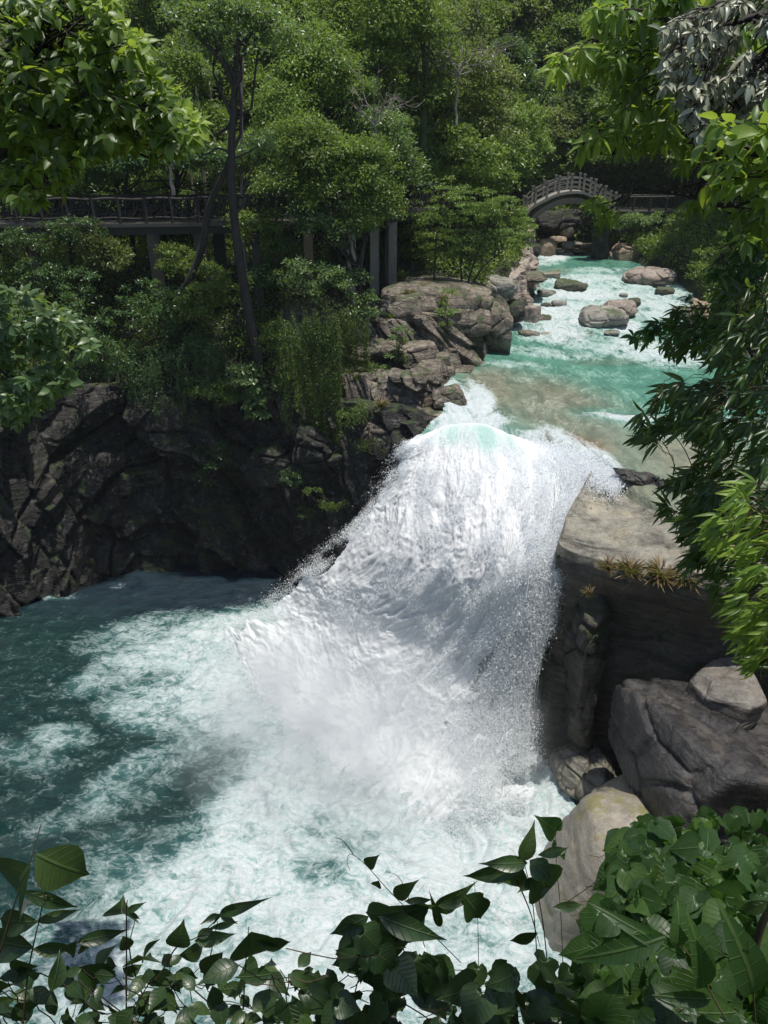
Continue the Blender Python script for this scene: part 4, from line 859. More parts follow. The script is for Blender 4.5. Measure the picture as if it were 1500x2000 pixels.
def bare(label, x, y, Y, ln, n, seed):
    r = np.random.default_rng(seed); b0 = PY(x, y, Y); t = thing('bare_tree', label, 'tree', b0); b = MB(); lim = []
    g = b0.copy(); g[2] -= ln*.9; tk = branch(g, b0, r, 0, 8, .02); tube(b, tk, np.linspace(.09, .05, 8), 6); obj('trunk', b, M['bark_pale'], t)
    for i in range(n):
        e = b0+norml(np.array([r.normal(0, 1), r.normal(0, .6), r.uniform(.1, 1.1)]))*ln*r.uniform(.5, 1); q = branch(tk[r.integers(5, 8)], e, r, .08, 8, .05); b = MB(); tube(b, q, np.linspace(.035, .01, 8), 5)
        for k in range(9):
            j = r.integers(3, 8); e2 = q[j]+(q[7]-q[2])*.35*r.uniform(.5, 1)+r.normal(0, .13*ln, 3); tube(b, branch(q[j], e2, r, .05, 5, .06), np.linspace(.014, .005, 5), 3)
        obj('limb', b, M['bark_pale'], t)
bare('leafless grey twiggy tree in front of the green crowns at the upper middle', 895, 130, 46, 3.0, 12, 1)
bare('small bare grey tree at the edge of the bright left crown', 330, 300, 36, 1.8, 9, 2)
bare('dry pale twigs rising behind the right end of the left walkway', 730, 220, 41, 2.0, 9, 3)
bare('withered pale-branched tree above the arch bridge on the far slope', 1080, 260, 76, 4.5, 10, 4)
# thin trees standing on the rock shelf
def thin_tree(label, stems, lobes, Y, m, seed, ncl, ls=.10, per=60):
    r = np.random.default_rng(seed); b = PY(stems[0][0][0], stems[0][0][1], Y); t = thing('thin_tree', label, 'tree', b); tb = MB(); cb = MB(); tips = []
    for s in stems:
        q = curve([PY(x, y, Y) for x, y in s], 6); tube(tb, q, np.linspace(.07, .02, len(q)), 6); tips.append(q[-6:])
    tips = np.concatenate(tips); lob = np.array(lob_px(lobes, b, Y)); pk = lob[r.integers(0, len(lob), ncl)]
    cen = b+pk[:, :3]+norml(r.normal(size=(ncl, 3)))*pk[:, 3:]*(r.random((ncl, 1))**.4)
    clusters(cb, r, cen, .38, per, ls, flat=.35)
    for c in cen[::3]:
        k = tips[r.integers(0, len(tips))]; q = branch(k, c, r, .05); tube(tb, q, np.linspace(.025, .007, len(q)), 4)
    obj('trunk', tb, M['bark_dark'], t); obj('crown', cb, M[m], t, smooth=False)
thin_tree('thin straight sapling with airy crown on the rock shelf', [[(847, 572), (850, 500), (856, 430), (868, 370)]], [(870, 390, 60, 40), (850, 440, 50, 35), (910, 400, 45, 40)], 43, 'leaf_fine', 60, 70)
thin_tree('multi-stemmed small tree with fine yellow-green leaves at the edge of the rock shelf', [[(910, 572), (920, 530), (938, 480), (955, 440)], [(915, 570), (945, 520), (985, 490)], [(905, 572), (900, 520), (905, 460)]], [(930, 440, 70, 45), (985, 450, 50, 40), (900, 480, 50, 30), (960, 400, 50, 35)], 43.5, 'leaf_fine', 61, 95)
thin_tree('bushy light green tree overhanging the left bank ledges', [[(985, 500), (990, 460), (1000, 410)]], [(990, 400, 50, 50), (1015, 450, 35, 40), (970, 440, 40, 40)], 56, 'leaf_fine', 62, 90, .13)
thin_tree('small dark leaved tree at the foot of the mossy trunk', [[(805, 530), (808, 480), (812, 430)]], [(800, 430, 35, 40), (830, 470, 30, 40)], 45, 'leaf_mid', 63, 60)

# shrubs
def shrub(label, lobes, Y, m, seed, ncl=60, per=60, ls=.13, rcl=.4, tmpl=LQ, name='shrub', z=None, cat='shrub', group=None, flat=.6):
    r = np.random.default_rng(seed); L_ = np.array([PY(q[0], q[1]+q[3], Y) for q in lobes]); b = L_[np.argmin(L_[:, 2])].copy()
    t = thing(name, label, cat, b, group); lob = np.array(lob_px(lobes, b, Y)); vol = np.maximum(lob[:, 3]*lob[:, 5], 1e-3); pk = lob[r.choice(len(lob), ncl, p=vol/vol.sum())]
    d = norml(r.normal(size=(ncl, 3))); cen = b+pk[:, :3]+d*pk[:, 3:]*(r.random((ncl, 1))**.4)
    cb, tb = MB(), MB(); clusters(cb, r, cen, rcl*r.uniform(.7, 1.3, ncl), per, ls, tmpl, flat=flat)
    for c in cen[::4]: tube(tb, branch(b, c, r, .1), np.linspace(.03, .008, 6), 4)
    obj('stems', tb, M['stem'], t); obj('leaves', cb, M[m], t, smooth=False); return t
SH = [
 ('tall loose bush in front of the left walkway beam', [(150, 455, 70, 25), (60, 470, 70, 25)], 39.4, 'leaf_dark', 60, .12),
 ('climbing green growth on the walkway between the slender tree and the pillars', [(470, 440, 40, 30), (530, 450, 40, 35)], 39.4, 'leaf_mid', 50, .12),
 ('light green bushes on the slope behind the left end of the arch bridge', [(1030, 350, 50, 35), (1080, 320, 50, 35)], 74, 'leaf_fine', 110, .24),
 ('tall yellowish bushes straight behind the crown of the arch bridge', [(1130, 330, 45, 35), (1170, 300, 45, 35)], 75, 'leaf_olive', 110, .24),
 ('green bushes on the slope behind the flat walkway', [(1240, 365, 60, 30), (1330, 360, 70, 30), (1210, 330, 40, 30)], 73, 'leaf_mid', 130, .24),
 ('bush hiding the foot of the leftmost walkway pillar', [(90, 540, 60, 35), (160, 560, 60, 35)], 38.8, 'leaf_dark', 60, .13),
 ('arching olive bush between the two left walkway pillars', [(220, 500, 50, 30), (180, 480, 40, 20)], 39.6, 'leaf_olive', 50, .13),
 ('feathery green bush before the middle walkway pillars', [(350, 510, 45, 35), (390, 520, 35, 30)], 39.2, 'leaf_mid', 60, .12),
 ('dark bush in the gap under the walkway right of the slender tree', [(560, 500, 45, 30), (520, 540, 35, 25)], 39.0, 'leaf_dark', 50, .12),
 ('glossy evergreen shrub below the walkway pillars, lit on its top', [(650, 560, 80, 45), (690, 600, 50, 30), (600, 540, 60, 35)], 37.6, 'leaf_pale', 110, .13),
 ('rounded evergreen bush with shiny leaves right under the walkway beam', [(640, 440, 60, 45), (690, 440, 40, 30), (600, 420, 40, 30)], 38.6, 'leaf_pale', 90, .13),
 ('dense fresh green fern bush beside the slender forked tree', [(430, 560, 60, 40), (380, 600, 60, 40)], 37.9, 'leaf_mid', 80, .12),
 ('leafy green bush at mid slope left of the slender tree', [(300, 600, 70, 50), (330, 670, 60, 40)], 38, 'leaf_dark', 90, .13),
 ('dark leafy bush below the leafy green one at the cliff top', [(270, 700, 70, 40), (400, 680, 60, 40)], 37.6, 'leaf_dark', 90, .13),
 ('bluish green long-leaved plant drooping by the foot of the slender tree', [(480, 750, 32, 40), (500, 790, 22, 30)], 36, 'leaf_pale', 30, .2),
 ('light green shrub right of the slender tree trunk', [(550, 720, 35, 45), (540, 660, 35, 40)], 36.4, 'leaf_mid', 40, .12),
 ('low bushes at the cliff rim left of the drooping plant', [(400, 760, 50, 20), (440, 770, 40, 25)], 36.3, 'leaf_mid', 40, .12),
 ('grey-green bush at the left end of the cliff rim', [(150, 640, 70, 60), (190, 700, 50, 40)], 35.8, 'leaf_dark', 80, .12),
 ('yellow-green tufted plants on the squared block of the outcrop', [(870, 610, 22, 35), (880, 570, 15, 15)], 39.2, 'leaf_fine', 20, .09),
 ('small bright leafed shrub on the right side of the outcrop', [(925, 655, 16, 14), (905, 640, 15, 20)], 40.4, 'leaf_pale', 12, .09),
 ('creeper with whitish leaves on the face of the ledge', [(775, 700, 25, 35), (785, 660, 20, 20)], 36.2, 'leaf_pale', 22, .09),
 ('mossy green tuft on the shaded rock beneath the ledge', [(720, 730, 35, 20), (690, 740, 30, 18)], 35.6, 'moss_hang', 24, .08),
 ('dark moss and fern patch on the cliff face left of the slender tree', [(420, 890, 30, 35), (400, 930, 20, 20)], 36.4, 'leaf_dark', 26, .09),
 ('small ferns growing from a crack low on the dark cliff', [(650, 985, 26, 14), (610, 960, 14, 10)], 33.6, 'moss_hang', 18, .08),
 ('mossy clump in the middle of the dark cliff below the slender tree', [(570, 930, 28, 22), (600, 1000, 18, 14)], 34.8, 'leaf_dark', 22, .08),
 ('ferns around the low block beside the waterfall lip', [(690, 810, 35, 30), (730, 870, 35, 16)], 32.6, 'moss_hang', 35, .08),
 ('green bush on the dark rounded rock of the left bank', [(1010, 440, 30, 35), (1020, 470, 22, 16)], 60.5, 'leaf_fine', 40, .16),
 ('yellow-green bushes seen through the arch of the bridge', [(1090, 410, 45, 22), (1130, 420, 40, 22)], 73, 'leaf_fine', 60, .2),
 ('green creeper hanging over the rock pier', [(1175, 430, 18, 30), (1165, 400, 25, 15)], 65.4, 'leaf_mid', 30, .18),
 ('dark leafy bush under the flat walkway', [(1230, 440, 45, 20), (1270, 430, 40, 18)], 66, 'leaf_pale', 50, .16),
 ('bush between the flat walkway and the right river bank', [(1340, 440, 50, 25), (1390, 430, 40, 30)], 64, 'leaf_mid', 60, .16),
 ('light green bush on the right bank above the orange rock', [(1400, 520, 60, 40), (1450, 480, 50, 50)], 52, 'leaf_mid', 90, .15),
 ('leafy shrub on the right bank just behind the bamboo', [(1440, 590, 60, 40), (1480, 660, 40, 50)], 42, 'leaf_mid', 80, .13),
]
for i, (lab, lb, Y, m, n, ls) in enumerate(SH): shrub(lab, lb, Y, m, 200+i, ncl=n, ls=ls, rcl=.36 if n > 25 else .22, per=55)
# hanging vines: strings of small leaves down the cliff
def hang(label, x0, x1, ytop, ybot, Y0, Y1, n, m, seed, ls=.075, dens=26):
    r = np.random.default_rng(seed); cb = MB(); tb = MB(); P0 = PY((x0+x1)/2, ytop, (Y0+Y1)/2); t = thing('hanging_vine', label, 'vine', P0)
    for i in range(n):
        f = r.random(); x = x0+(x1-x0)*f; a = PY(x, ytop+r.normal(0, 18), Y0+(Y1-Y0)*f); ln = (ybot-ytop)/F*45*r.uniform(.3, 1)
        k = max(6, int(ln*dens)); tt = np.linspace(0, 1, k); p = a+np.stack([.15*np.sin(tt*5+i)*r.random()+0*tt, -.5*tt*r.random(), -tt*ln], 1)
        tube(tb, p[::3], .006, 3)
        p = np.repeat(p, 3, 0)+r.normal(0, .07, (3*k, 3)); ax = r.normal(size=p.shape)+[0, -.4, -1]; nr = r.normal(size=p.shape)*.5+[0, -1, .6]
        leaves(cb, LQ, p, ax, nr, ls*r.uniform(.6, 1.3, len(p)), tint(r, len(p)))
    obj('stems', tb, M['stem'], t); obj('leaves', cb, M[m], t, smooth=False)
hang('thick curtain of yellow-green vines hanging down the cliff left of the outcrop', 590, 660, 640, 870, 35.6, 34.6, 90, 'moss_hang', 401)
hang('vine curtain draping from the evergreen shrub over the ledge', 640, 720, 630, 770, 36.4, 35.6, 50, 'moss_hang', 402)
hang('sparse trailing vines over the dark cliff by the slender tree', 540, 620, 640, 800, 36, 35.4, 40, 'leaf_mid', 403)
hang('trailing dark vines at the rim of the dark cliff', 230, 440, 700, 780, 36.6, 36.4, 60, 'leaf_dark', 404)
# grass tufts
def tuft(label, lst, m, seed):
    r = np.random.default_rng(seed)
    for (x, y, Y, s, n) in lst:
        c = PY(x, y, Y); k = n; t = MB(); th = r.uniform(0, 6.28, k); ax = np.stack([np.cos(th)*.6, np.sin(th)*.6-.2, r.uniform(.2, 1.2, k)], 1)
        leaves(t, LBAM, c+r.normal(0, .1*s, (k, 3))*[1, 1, .3], ax, np.array([[0, 0, 1.]])+r.normal(0, .2, (k, 3)), s*r.uniform(.5, 1.1, k), tint(r, k), .5)
        tag(obj('grass_tuft', t, M[m], loc=c), label, 'grass', group=label if len(lst) > 1 else None)
tuft('fresh green grass tuft hanging beside the chute at the lip', [(815, 835, 33.3, .7, 90)], 'leaf_bright', 1)
tuft('dry straw tuft on the low block by the lip', [(745, 792, 33.0, .5, 70)], 'leaf_dry', 2)
for _x, _y, _Y, _l in [(800, 575, 40.6, 'dry grass left of the sapling on the outcrop'), (865, 585, 40.2, 'dry grass on the brown rounded rock below the sapling'), (830, 560, 41.6, 'dry grass at the very foot of the sapling')]: tuft(_l, [(_x, _y, _Y, .5, 60)], 'leaf_dry', _x)
for _x, _y, _Y, _s, _n, _l in [(1185, 1112, 20.9, .5, 110, 'small brown fern at the corner of the slab nearest the falling drops'), (1230, 1120, 20.9, .65, 160, 'brown fern on the slab rim, second from the waterfall'), (1290, 1128, 20.8, .7, 170, 'drooping brown fern in the middle of the slab rim'), (1150, 1160, 21.2, .35, 60, 'dry fern growing on the rock column below the slab corner'), (1340, 1136, 20.8, .75, 170, 'largest brown fern on the slab rim, against the bamboo')]: tuft(_l, [(_x, _y, _Y, _s, _n)], 'leaf_dry', _x)
tuft('green grass at the foot of the last walkway pillar', [(785, 540, 43.2, .5, 50)], 'leaf_mid', 5)
tuft('green grass on the ledge of the outcrop', [(760, 620, 38.6, .4, 40)], 'leaf_mid', 6)

# ------------------------------------------------------------ undergrowth on the slopes
r = np.random.default_rng(77)
n = 60000; x = r.uniform(-36, 34, n); y = r.uniform(30, 80, n); dp = sdist(x, y, POOL); dr = sdist(x, y, RIV)
k = (dp > .9) & (dr > np.where((x > 12) & (y > 33), .7, 1.6)) & ~((x > -3.2) & (x < 8) & (y < 45.5) & (y > 30)) & ~((x > 6) & (x < 14) & (y < 27)) & (r.random(n) < np.where(x > 12, 1, np.interp(y, [30, 46, 80], [1, .6, .35]))); x, y = x[k], y[k]
u_, v_, _ = proj(np.stack([x, y, gz(x, y)], 1)); k = (u_ > -150) & (u_ < 1650) & (v_ > 150); x, y = x[k], y[k]; z = gz(x, y)
cb = MB(); far = np.interp(y, [30, 80], [1, 2.2]); nn = len(x)
per = 12; rr = np.repeat(far, per)
d = norml(r.normal(size=(nn*per, 3))); d[:, 2] = abs(d[:, 2]); cc = np.repeat(np.stack([x, y, z+.1+r.random(nn)**2*.9], 1), per, 0)
leaves(cb, LQ, cc+d*.38*rr[:, None]*r.uniform(.3, 1, (len(d), 1)), r.normal(size=d.shape)+d, d+[0, 0, .8]+r.normal(0, .4, d.shape), .14*rr*r.uniform(.6, 1.4, len(d)), np.clip(tint(r, len(d))+np.repeat(r.normal(0, .15, nn), per), 0, 1))
tag(obj('undergrowth', cb, M['leaf_mid'], smooth=False), kind='stuff')
# ------------------------------------------------------------ the wooded hillsides (one mass of trees)
srcs = []
for i, (m, ls) in enumerate([('leaf_mid', .21), ('leaf_dark', .2), ('leaf_fine', .2), ('leaf_olive', .2)]):
    rr_ = np.random.default_rng(900+i); lob = [(rr_.normal(0, 1.0), rr_.normal(0, 1.0), 3.6+rr_.uniform(0, 3.6), rr_.uniform(1.3, 2.1), rr_.uniform(1.3, 2.1), rr_.uniform(1, 1.7)) for _ in range(6)]
    tb, cb = tree_parts(rr_, (0, 0, 0), 7, lob, 190, 62, ls, rcl=.72, tr=.17)
    nt_ = sum(len(f) for f in tb.f); nc_ = sum(len(f) for f in cb.f)
    for v, f, q in zip(cb.v, cb.f, cb.r): tb.add(v, f, q)
    me = mesh('hill_tree', tb, [M['bark_moss'], M[m]], smooth=False)
    me.polygons.foreach_set('material_index', np.concatenate([np.zeros(nt_), np.ones(nc_)]).astype(np.int32)); srcs.append(me)
n = 9000; x = r.uniform(-60, 60, n); y = r.uniform(44, 128, n); dr = sdist(x, y, RIV); keep = []
u_, v_, _ = proj(np.stack([x, y, gz(x, y)+4], 1)); ok = (u_ > -250) & (u_ < 1750) & (v_ > -420) & (dr > 3.5) & ~((x > -30) & (y < 46.5) & (x < 8)) & ~((x > 8) & (x < 33) & (y < 71.5) & (y > 57))
for a in np.nonzero(ok)[0]:
    s_ = 1.9 if y[a] < 75 else 2.5
    if all((x[a]-x[b])**2+(y[a]-y[b])**2 > s_*s_ for b in keep): keep.append(a)
kx, ky = x[keep], y[keep]; kz = gz(kx, ky)-.3
nx_, ny_ = r.uniform(9, 34, 400), r.uniform(24, 60, 400); dd_ = sdist(nx_, ny_, RIV); kk = (dd_ > 2.5) & (nx_ > 13)
kx = np.concatenate([kx, nx_[kk][:45]]); ky = np.concatenate([ky, ny_[kk][:45]]); kz = gz(kx, ky)-.3
print('hill trees', len(kx))
kinds = r.integers(0, 4, len(kx)); kinds = np.where((ky > 70) & (kinds == 1), 2, kinds); bigmb = []
def hillside():
    # merge the four tree shapes into the one mass by instancing inside a single object
    me = bpy.data.meshes.new('wooded_hillside'); me.vertices.add(len(kx)); me.vertices.foreach_set('co', np.stack([kx, ky, kz], 1).astype(np.float32).ravel())
    for nm, val in (('kind_id', kinds.astype(np.float32)), ('yaw', r.uniform(0, 6.28, len(kx)).astype(np.float32)), ('size', (r.uniform(.75, 1.25, len(kx))*np.interp(ky, [44, 60, 100], [.75, 1.0, 1.35])).astype(np.float32))):
        a = me.attributes.new(nm, 'FLOAT', 'POINT'); a.data.foreach_set('value', val)
    o = bpy.data.objects.new('wooded_hillside', me); COL.objects.link(o); tag(o, kind='stuff')
    ng = bpy.data.node_groups.new('hill_trees', 'GeometryNodeTree')
    ng.interface.new_socket('Geometry', in_out='INPUT', socket_type='NodeSocketGeometry'); ng.interface.new_socket('Geometry', in_out='OUTPUT', socket_type='NodeSocketGeometry')
    gi = ng.nodes.new('NodeGroupInput'); go = ng.nodes.new('NodeGroupOutput'); jn = ng.nodes.new('GeometryNodeJoinGeometry')
    yaw = ng.nodes.new('GeometryNodeInputNamedAttribute'); yaw.inputs['Name'].default_value = 'yaw'
    siz = ng.nodes.new('GeometryNodeInputNamedAttribute'); siz.inputs['Name'].default_value = 'size'
    kid = ng.nodes.new('GeometryNodeInputNamedAttribute'); kid.inputs['Name'].default_value = 'kind_id'
    cmb = ng.nodes.new('ShaderNodeCombineXYZ'); ng.links.new(yaw.outputs[0], cmb.inputs[2])
    for k in range(4):
        tree_o = HT[k]
        oi = ng.nodes.new('GeometryNodeObjectInfo'); oi.inputs['Object'].default_value = tree_o; oi.transform_space = 'ORIGINAL'
        ip = ng.nodes.new('GeometryNodeInstanceOnPoints'); cm = ng.nodes.new('FunctionNodeCompare'); cm.data_type = 'FLOAT'; cm.operation = 'EQUAL'
        ng.links.new(kid.outputs[0], cm.inputs[0]); cm.inputs[1].default_value = float(k); cm.inputs['Epsilon'].default_value = .1
        ng.links.new(gi.outputs[0], ip.inputs['Points']); ng.links.new(cm.outputs[0], ip.inputs['Selection'])
        ng.links.new(oi.outputs['Geometry'], ip.inputs['Instance']); ng.links.new(cmb.outputs[0], ip.inputs['Rotation']); ng.links.new(siz.outputs[0], ip.inputs['Scale'])
        ng.links.new(ip.outputs[0], jn.inputs[0])
    ng.links.new(jn.outputs[0], go.inputs[0]); md = o.modifiers.new('trees', 'NODES'); md.node_group = ng
HT = []
for k, (me, p, lab) in enumerate(zip(srcs, [(-16, 55), (-2, 57), (24, 50), (27, 60)], ['dense green tree on the hillside high above the left walkway', 'dark green tree on the hillside behind the mossy trunk', 'fine-leaved tree on the right bank above the ochre rock', 'olive tree on the right bank beside the flat walkway'])):
    o = bpy.data.objects.new('tree', me); COL.objects.link(o); o.location = (p[0], p[1], gz(*p)[0]-.3); tag(o, lab, 'tree'); HT.append(o)
hillside()
# ------------------------------------------------------------ walkway on the left, railing of crooked branches
def path3(lst): return curve([PY(*q) for q in lst], 12)
def along(p, t):
    s = np.concatenate([[0], np.cumsum(np.linalg.norm(np.diff(p, axis=0), axis=1))]); t = np.asarray(t)*s[-1]
    return np.stack([np.interp(t, s, p[:, i]) for i in range(3)], -1)
def strip(mb, p, wd, th, off=0.0, lift=0.0):      # a slab of width wd and thickness th along a path
    T = norml(np.gradient(p, axis=0)); S_ = norml(np.cross(T, [0, 0, 1.])); a = p+S_*(off+wd/2)+[0, 0, lift]; b = p+S_*(off-wd/2)+[0, 0, lift]
    v = np.stack([a, b, b-[0, 0, th], a-[0, 0, th]], 1); n = len(p); i = np.arange(n-1)[:, None]*4; k = np.arange(4)[None]
    f = np.stack([i+k, i+(k+1) % 4, i+4+(k+1) % 4, i+4+k], -1).reshape(-1, 4)
    mb.add(v.reshape(-1, 3), np.concatenate([f, [[0, 1, 2, 3]], [[4*n-4, 4*n-3, 4*n-2, 4*n-1]]])); return mb
WP = path3([(-60, 434, 41), (100, 433, 41), (250, 433, 41), (400, 431, 41.2), (520, 429, 41.8), (640, 424, 42.8), (730, 414, 44), (800, 404, 45.5), (850, 398, 48)])
wk = thing('walkway', 'raised concrete walkway with a railing of crooked branches on the left bank', 'walkway', WP[0])
obj('deck', strip(MB(), WP, 2.0, .16), M['concrete'], wk, smooth=False)
SD = norml(np.cross(norml(np.gradient(WP, axis=0)), [0, 0, 1.])); side = 1 if SD[0, 1] < 0 else -1
obj('beam', strip(MB(), WP, .35, .36, side*.72, -.163), M['concrete_dark_shaded'], wk, smooth=False)
obj('beam', strip(MB(), WP, .35, .36, -side*.72, -.163), M['concrete_dark_shaded'], wk, smooth=False)
r = np.random.default_rng(8)
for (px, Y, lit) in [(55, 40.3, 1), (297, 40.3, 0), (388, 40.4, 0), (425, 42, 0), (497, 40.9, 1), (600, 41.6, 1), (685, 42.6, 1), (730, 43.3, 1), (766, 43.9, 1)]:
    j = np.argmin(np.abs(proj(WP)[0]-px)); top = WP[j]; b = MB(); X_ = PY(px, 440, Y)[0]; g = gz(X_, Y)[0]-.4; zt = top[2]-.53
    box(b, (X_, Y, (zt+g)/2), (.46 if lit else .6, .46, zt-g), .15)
    obj('pillar', b, M['concrete_sunlit' if px > 680 else 'concrete' if lit else 'concrete_dark_shaded'], wk, smooth=False)  # sun and shade on the pillars put into lighter and darker concrete
for sgn in (1, -1):
    rl = MB(); top = WP+SD*sgn*.92+[0, 0, 1.12]; mid = WP+SD*sgn*.92+[0, 0, .25]; L_ = np.linalg.norm(np.diff(WP, axis=0), axis=1).sum()
    wob = lambda p: p+np.stack([0*p[:, 0], 0*p[:, 0], .03*np.sin(np.arange(len(p))*.9)], 1)
    tube(rl, wob(top), .065, 7); tube(rl, wob(mid), .05, 6)
    obj('handrail', rl, M['rail'], wk)
    for t in np.linspace(.01, .99, 22):
        c = along(WP+SD*sgn*.92, t); pb = MB(); tube(pb, [c-[0, 0, .1], c+[.02, 0, .6], c+[0, 0, 1.2]], .085, 7); obj('post', pb, M['rail'], wk)
    bb = MB()
    for t in np.arange(0, 1, .19/L_):
        c = along(WP+SD*sgn*.92, t); e = along(WP+SD*sgn*.92, min(1, t+r.uniform(.0, .75)/L_)); q = np.array([c+[0, 0, .2], (c+e)/2+[r.normal(0, .05), 0, r.uniform(.5, .8)], e+[0, 0, 1.1]])
        tube(bb, curve(q, 3), r.uniform(.02, .035), 4)
    for t in np.arange(0, 1, .8/L_):
        c = along(WP+SD*sgn*.92, t); e = along(WP+SD*sgn*.92, min(1, t+r.uniform(1, 2)/L_)); tube(bb, curve([c+[0, 0, r.uniform(.2, .6)], (c+e)/2+[0, 0, r.uniform(.4, .8)], e+[0, 0, r.uniform(.5, 1.0)]], 3), .022, 4)
    obj('branch_infill', bb, M['rail'], wk)
# ------------------------------------------------------------ arch bridge and flat walkway upstream
AR = path3([(1022, 420, 68), (1036, 402, 68), (1060, 388, 68), (1085, 377, 68), (1112, 372, 68), (1140, 374, 68), (1165, 388, 68), (1185, 402, 68), (1198, 409, 68)])
ab = thing('arch_bridge', 'small arched stone footbridge over the river with a post-and-rail parapet', 'bridge', AR[0])
obj('deck', strip(MB(), AR, 1.8, .2), M['rail_pale'], ab, smooth=False)
RB_ = path3([(1012, 462, 68), (1028, 432, 68), (1050, 409, 68), (1080, 392, 68), (1112, 385, 68), (1145, 390, 68), (1175, 406, 68), (1200, 432, 68), (1208, 446, 68)])
obj('arch_rib', strip(MB(), RB_, .45, .42, -.72), M['concrete'], ab, smooth=False)
obj('arch_rib', strip(MB(), RB_, .45, .42, .72), M['concrete'], ab, smooth=False)
S2 = norml(np.cross(norml(np.gradient(AR, axis=0)), [0, 0, 1.]))
for sgn in (1, -1):
    e = AR+S2*sgn*.8
    for hh, th in ((1.02, .11), (.66, .08), (.3, .08)): obj('rail', strip(MB(), e+[0, 0, hh], .12, th), M['rail_pale'], ab, smooth=False)
    for t in np.linspace(.02, .98, 9):
        c = along(e, t); b = MB(); box(b, c+[0, 0, .6], (.17, .17, 1.24)); box(b, c+[0, 0, 1.26], (.22, .22, .1)); obj('post', b, M['rail_pale'], ab, smooth=False)
FW = path3([(1197, 411, 68), (1260, 411, 67.8), (1340, 410, 67.4), (1440, 409, 67), (1560, 407, 66.5)])
fw = thing('walkway', 'flat walkway on the right bank leading from the arch bridge, with a thin green-grey railing', 'walkway', FW[0])
obj('deck', strip(MB(), FW, 1.8, .3), M['concrete_dark_shaded'], fw, smooth=False)
S3 = norml(np.cross(norml(np.gradient(FW, axis=0)), [0, 0, 1.]))
for sgn in (1, -1):
    e = FW+S3*sgn*.8; b = MB(); tube(b, e+[0, 0, 1.1], .06, 6); tube(b, e+[0, 0, .15], .04, 5); obj('handrail', b, M['concrete'], fw)
    for t in np.linspace(.01, .99, 12): c = along(e, t); b = MB(); box(b, c+[0, 0, .55], (.14, .14, 1.16)); obj('post', b, M['concrete_dark_shaded'], fw, smooth=False)
    b = MB()
    for t in np.linspace(.01, .99, 110): c = along(e, t); tube(b, [c+[0, 0, .12], c+[r.normal(0, .08), 0, 1.1]], .022, 4)
    obj('infill_bars', b, M['concrete_dark_shaded'], fw)
for px in (1225, 1290, 1370):
    c = PY(px, 412, 67.7); g = gz(c[0], c[1])[0]-.3; b = MB(); box(b, (c[0], c[1], (c[2]-.3+g)/2), (.5, .5, max(.4, c[2]-.3-g))); obj('pillar', b, M['concrete_dark_shaded'], fw, smooth=False)

# ------------------------------------------------------------ near foliage
def inpoly(x, y, poly):
    ins = np.zeros(np.shape(x), bool); n = len(poly)
    for i in range(n):
        (ax, ay), (bx, by) = poly[i], poly[(i+1) % n]
        c = ((ay <= y) & (by > y)) | ((by <= y) & (ay > y)); ins ^= c & (x < ax+(y-ay)/((by-ay) or 1e-9)*(bx-ax))
    return ins
def inside(r, poly, n, clump=None, s=1):
    poly = np.array(poly, float); lo, hi = poly.min(0), poly.max(0); out = np.zeros((0, 2))
    while len(out) < n:
        q = r.uniform(lo, hi, (n*3, 2)); k = inpoly(q[:, 0], q[:, 1], poly)
        if clump is not None: k &= fbm(np.concatenate([q/clump[0], np.zeros((len(q), 1))], 1), 3, s) > clump[1]
        out = np.concatenate([out, q[k]])
    return out[:n]
def whorls(label, name, polys, limbs, m, bark, seed, Y0, Y1, tmpl=LM, per=8, ls=.15, hang=.25, twig=.35, extra=None, tipf=None, cat='tree', lean=(0, 0, 0), wdt=1.0, tr=.012):
    """branching tree whose twigs end in rosettes of leaves; polys: (polygon in the photo, rosettes, clumping)"""
    r = np.random.default_rng(seed); L3 = [curve([PY(*a) for a in pts], 8) for pts, _ in limbs]
    t = thing(name, label, cat, L3[0][0]); 
    for p, (_, ra) in zip(L3, limbs): b = MB(); tube(b, p, np.linspace(ra, ra*.25, len(p)), 8); obj('limb', b, M[bark], t)
    AP = np.concatenate(L3); lf = MB(); tw = MB()
    for poly, n, cl in polys:
        q = inside(r, poly, n, cl, seed); Y = r.uniform(Y0, Y1, n); c = PY(q[:, 0], q[:, 1], Y)
        tf = tipf(q) if tipf else np.zeros(n)
        d2 = ((c[:, None]-AP[None])**2).sum(2)+r.uniform(0, .3, (n, 1)); j = d2.argmin(1); dv = norml(c-AP[j]+np.array(lean))
        for i in range(n):
            p0 = c[i]-dv[i]*twig*r.uniform(.6, 1.6)-[0, 0, -.03]
            if i % 3 == 0 : tube(tw, branch(AP[j[i]], c[i], r, .05, 6, .05), np.linspace(tr, tr*.35, 6), 4)
            else: tube(tw, branch(p0, c[i], r, .05, 4, .03), np.linspace(tr*.6, tr*.25, 4), 3)
        k = n*per; cc = np.repeat(c, per, 0); dd = np.repeat(dv, per, 0)
        a = np.tile(np.arange(per)*2.4, n)+np.repeat(r.uniform(0, 6, n), per); A = norml(np.cross(dd, [0.1, .2, 1.])); B = np.cross(dd, A)
        ax = dd*r.uniform(.2, .9, (k, 1))+A*np.cos(a)[:, None]+B*np.sin(a)[:, None]*.8+[0, 0, -hang]+r.normal(0, .18, (k, 3))
        nr = np.array([[0, -.25, 1.]])+r.normal(0, .35, (k, 3))+dd*.4
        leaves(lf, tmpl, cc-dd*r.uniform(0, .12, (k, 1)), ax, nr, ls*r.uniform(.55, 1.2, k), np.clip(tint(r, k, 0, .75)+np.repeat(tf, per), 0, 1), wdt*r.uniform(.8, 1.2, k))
    obj('twigs', tw, M[bark], t); obj('leaves', lf, M[m], t); return t, lf
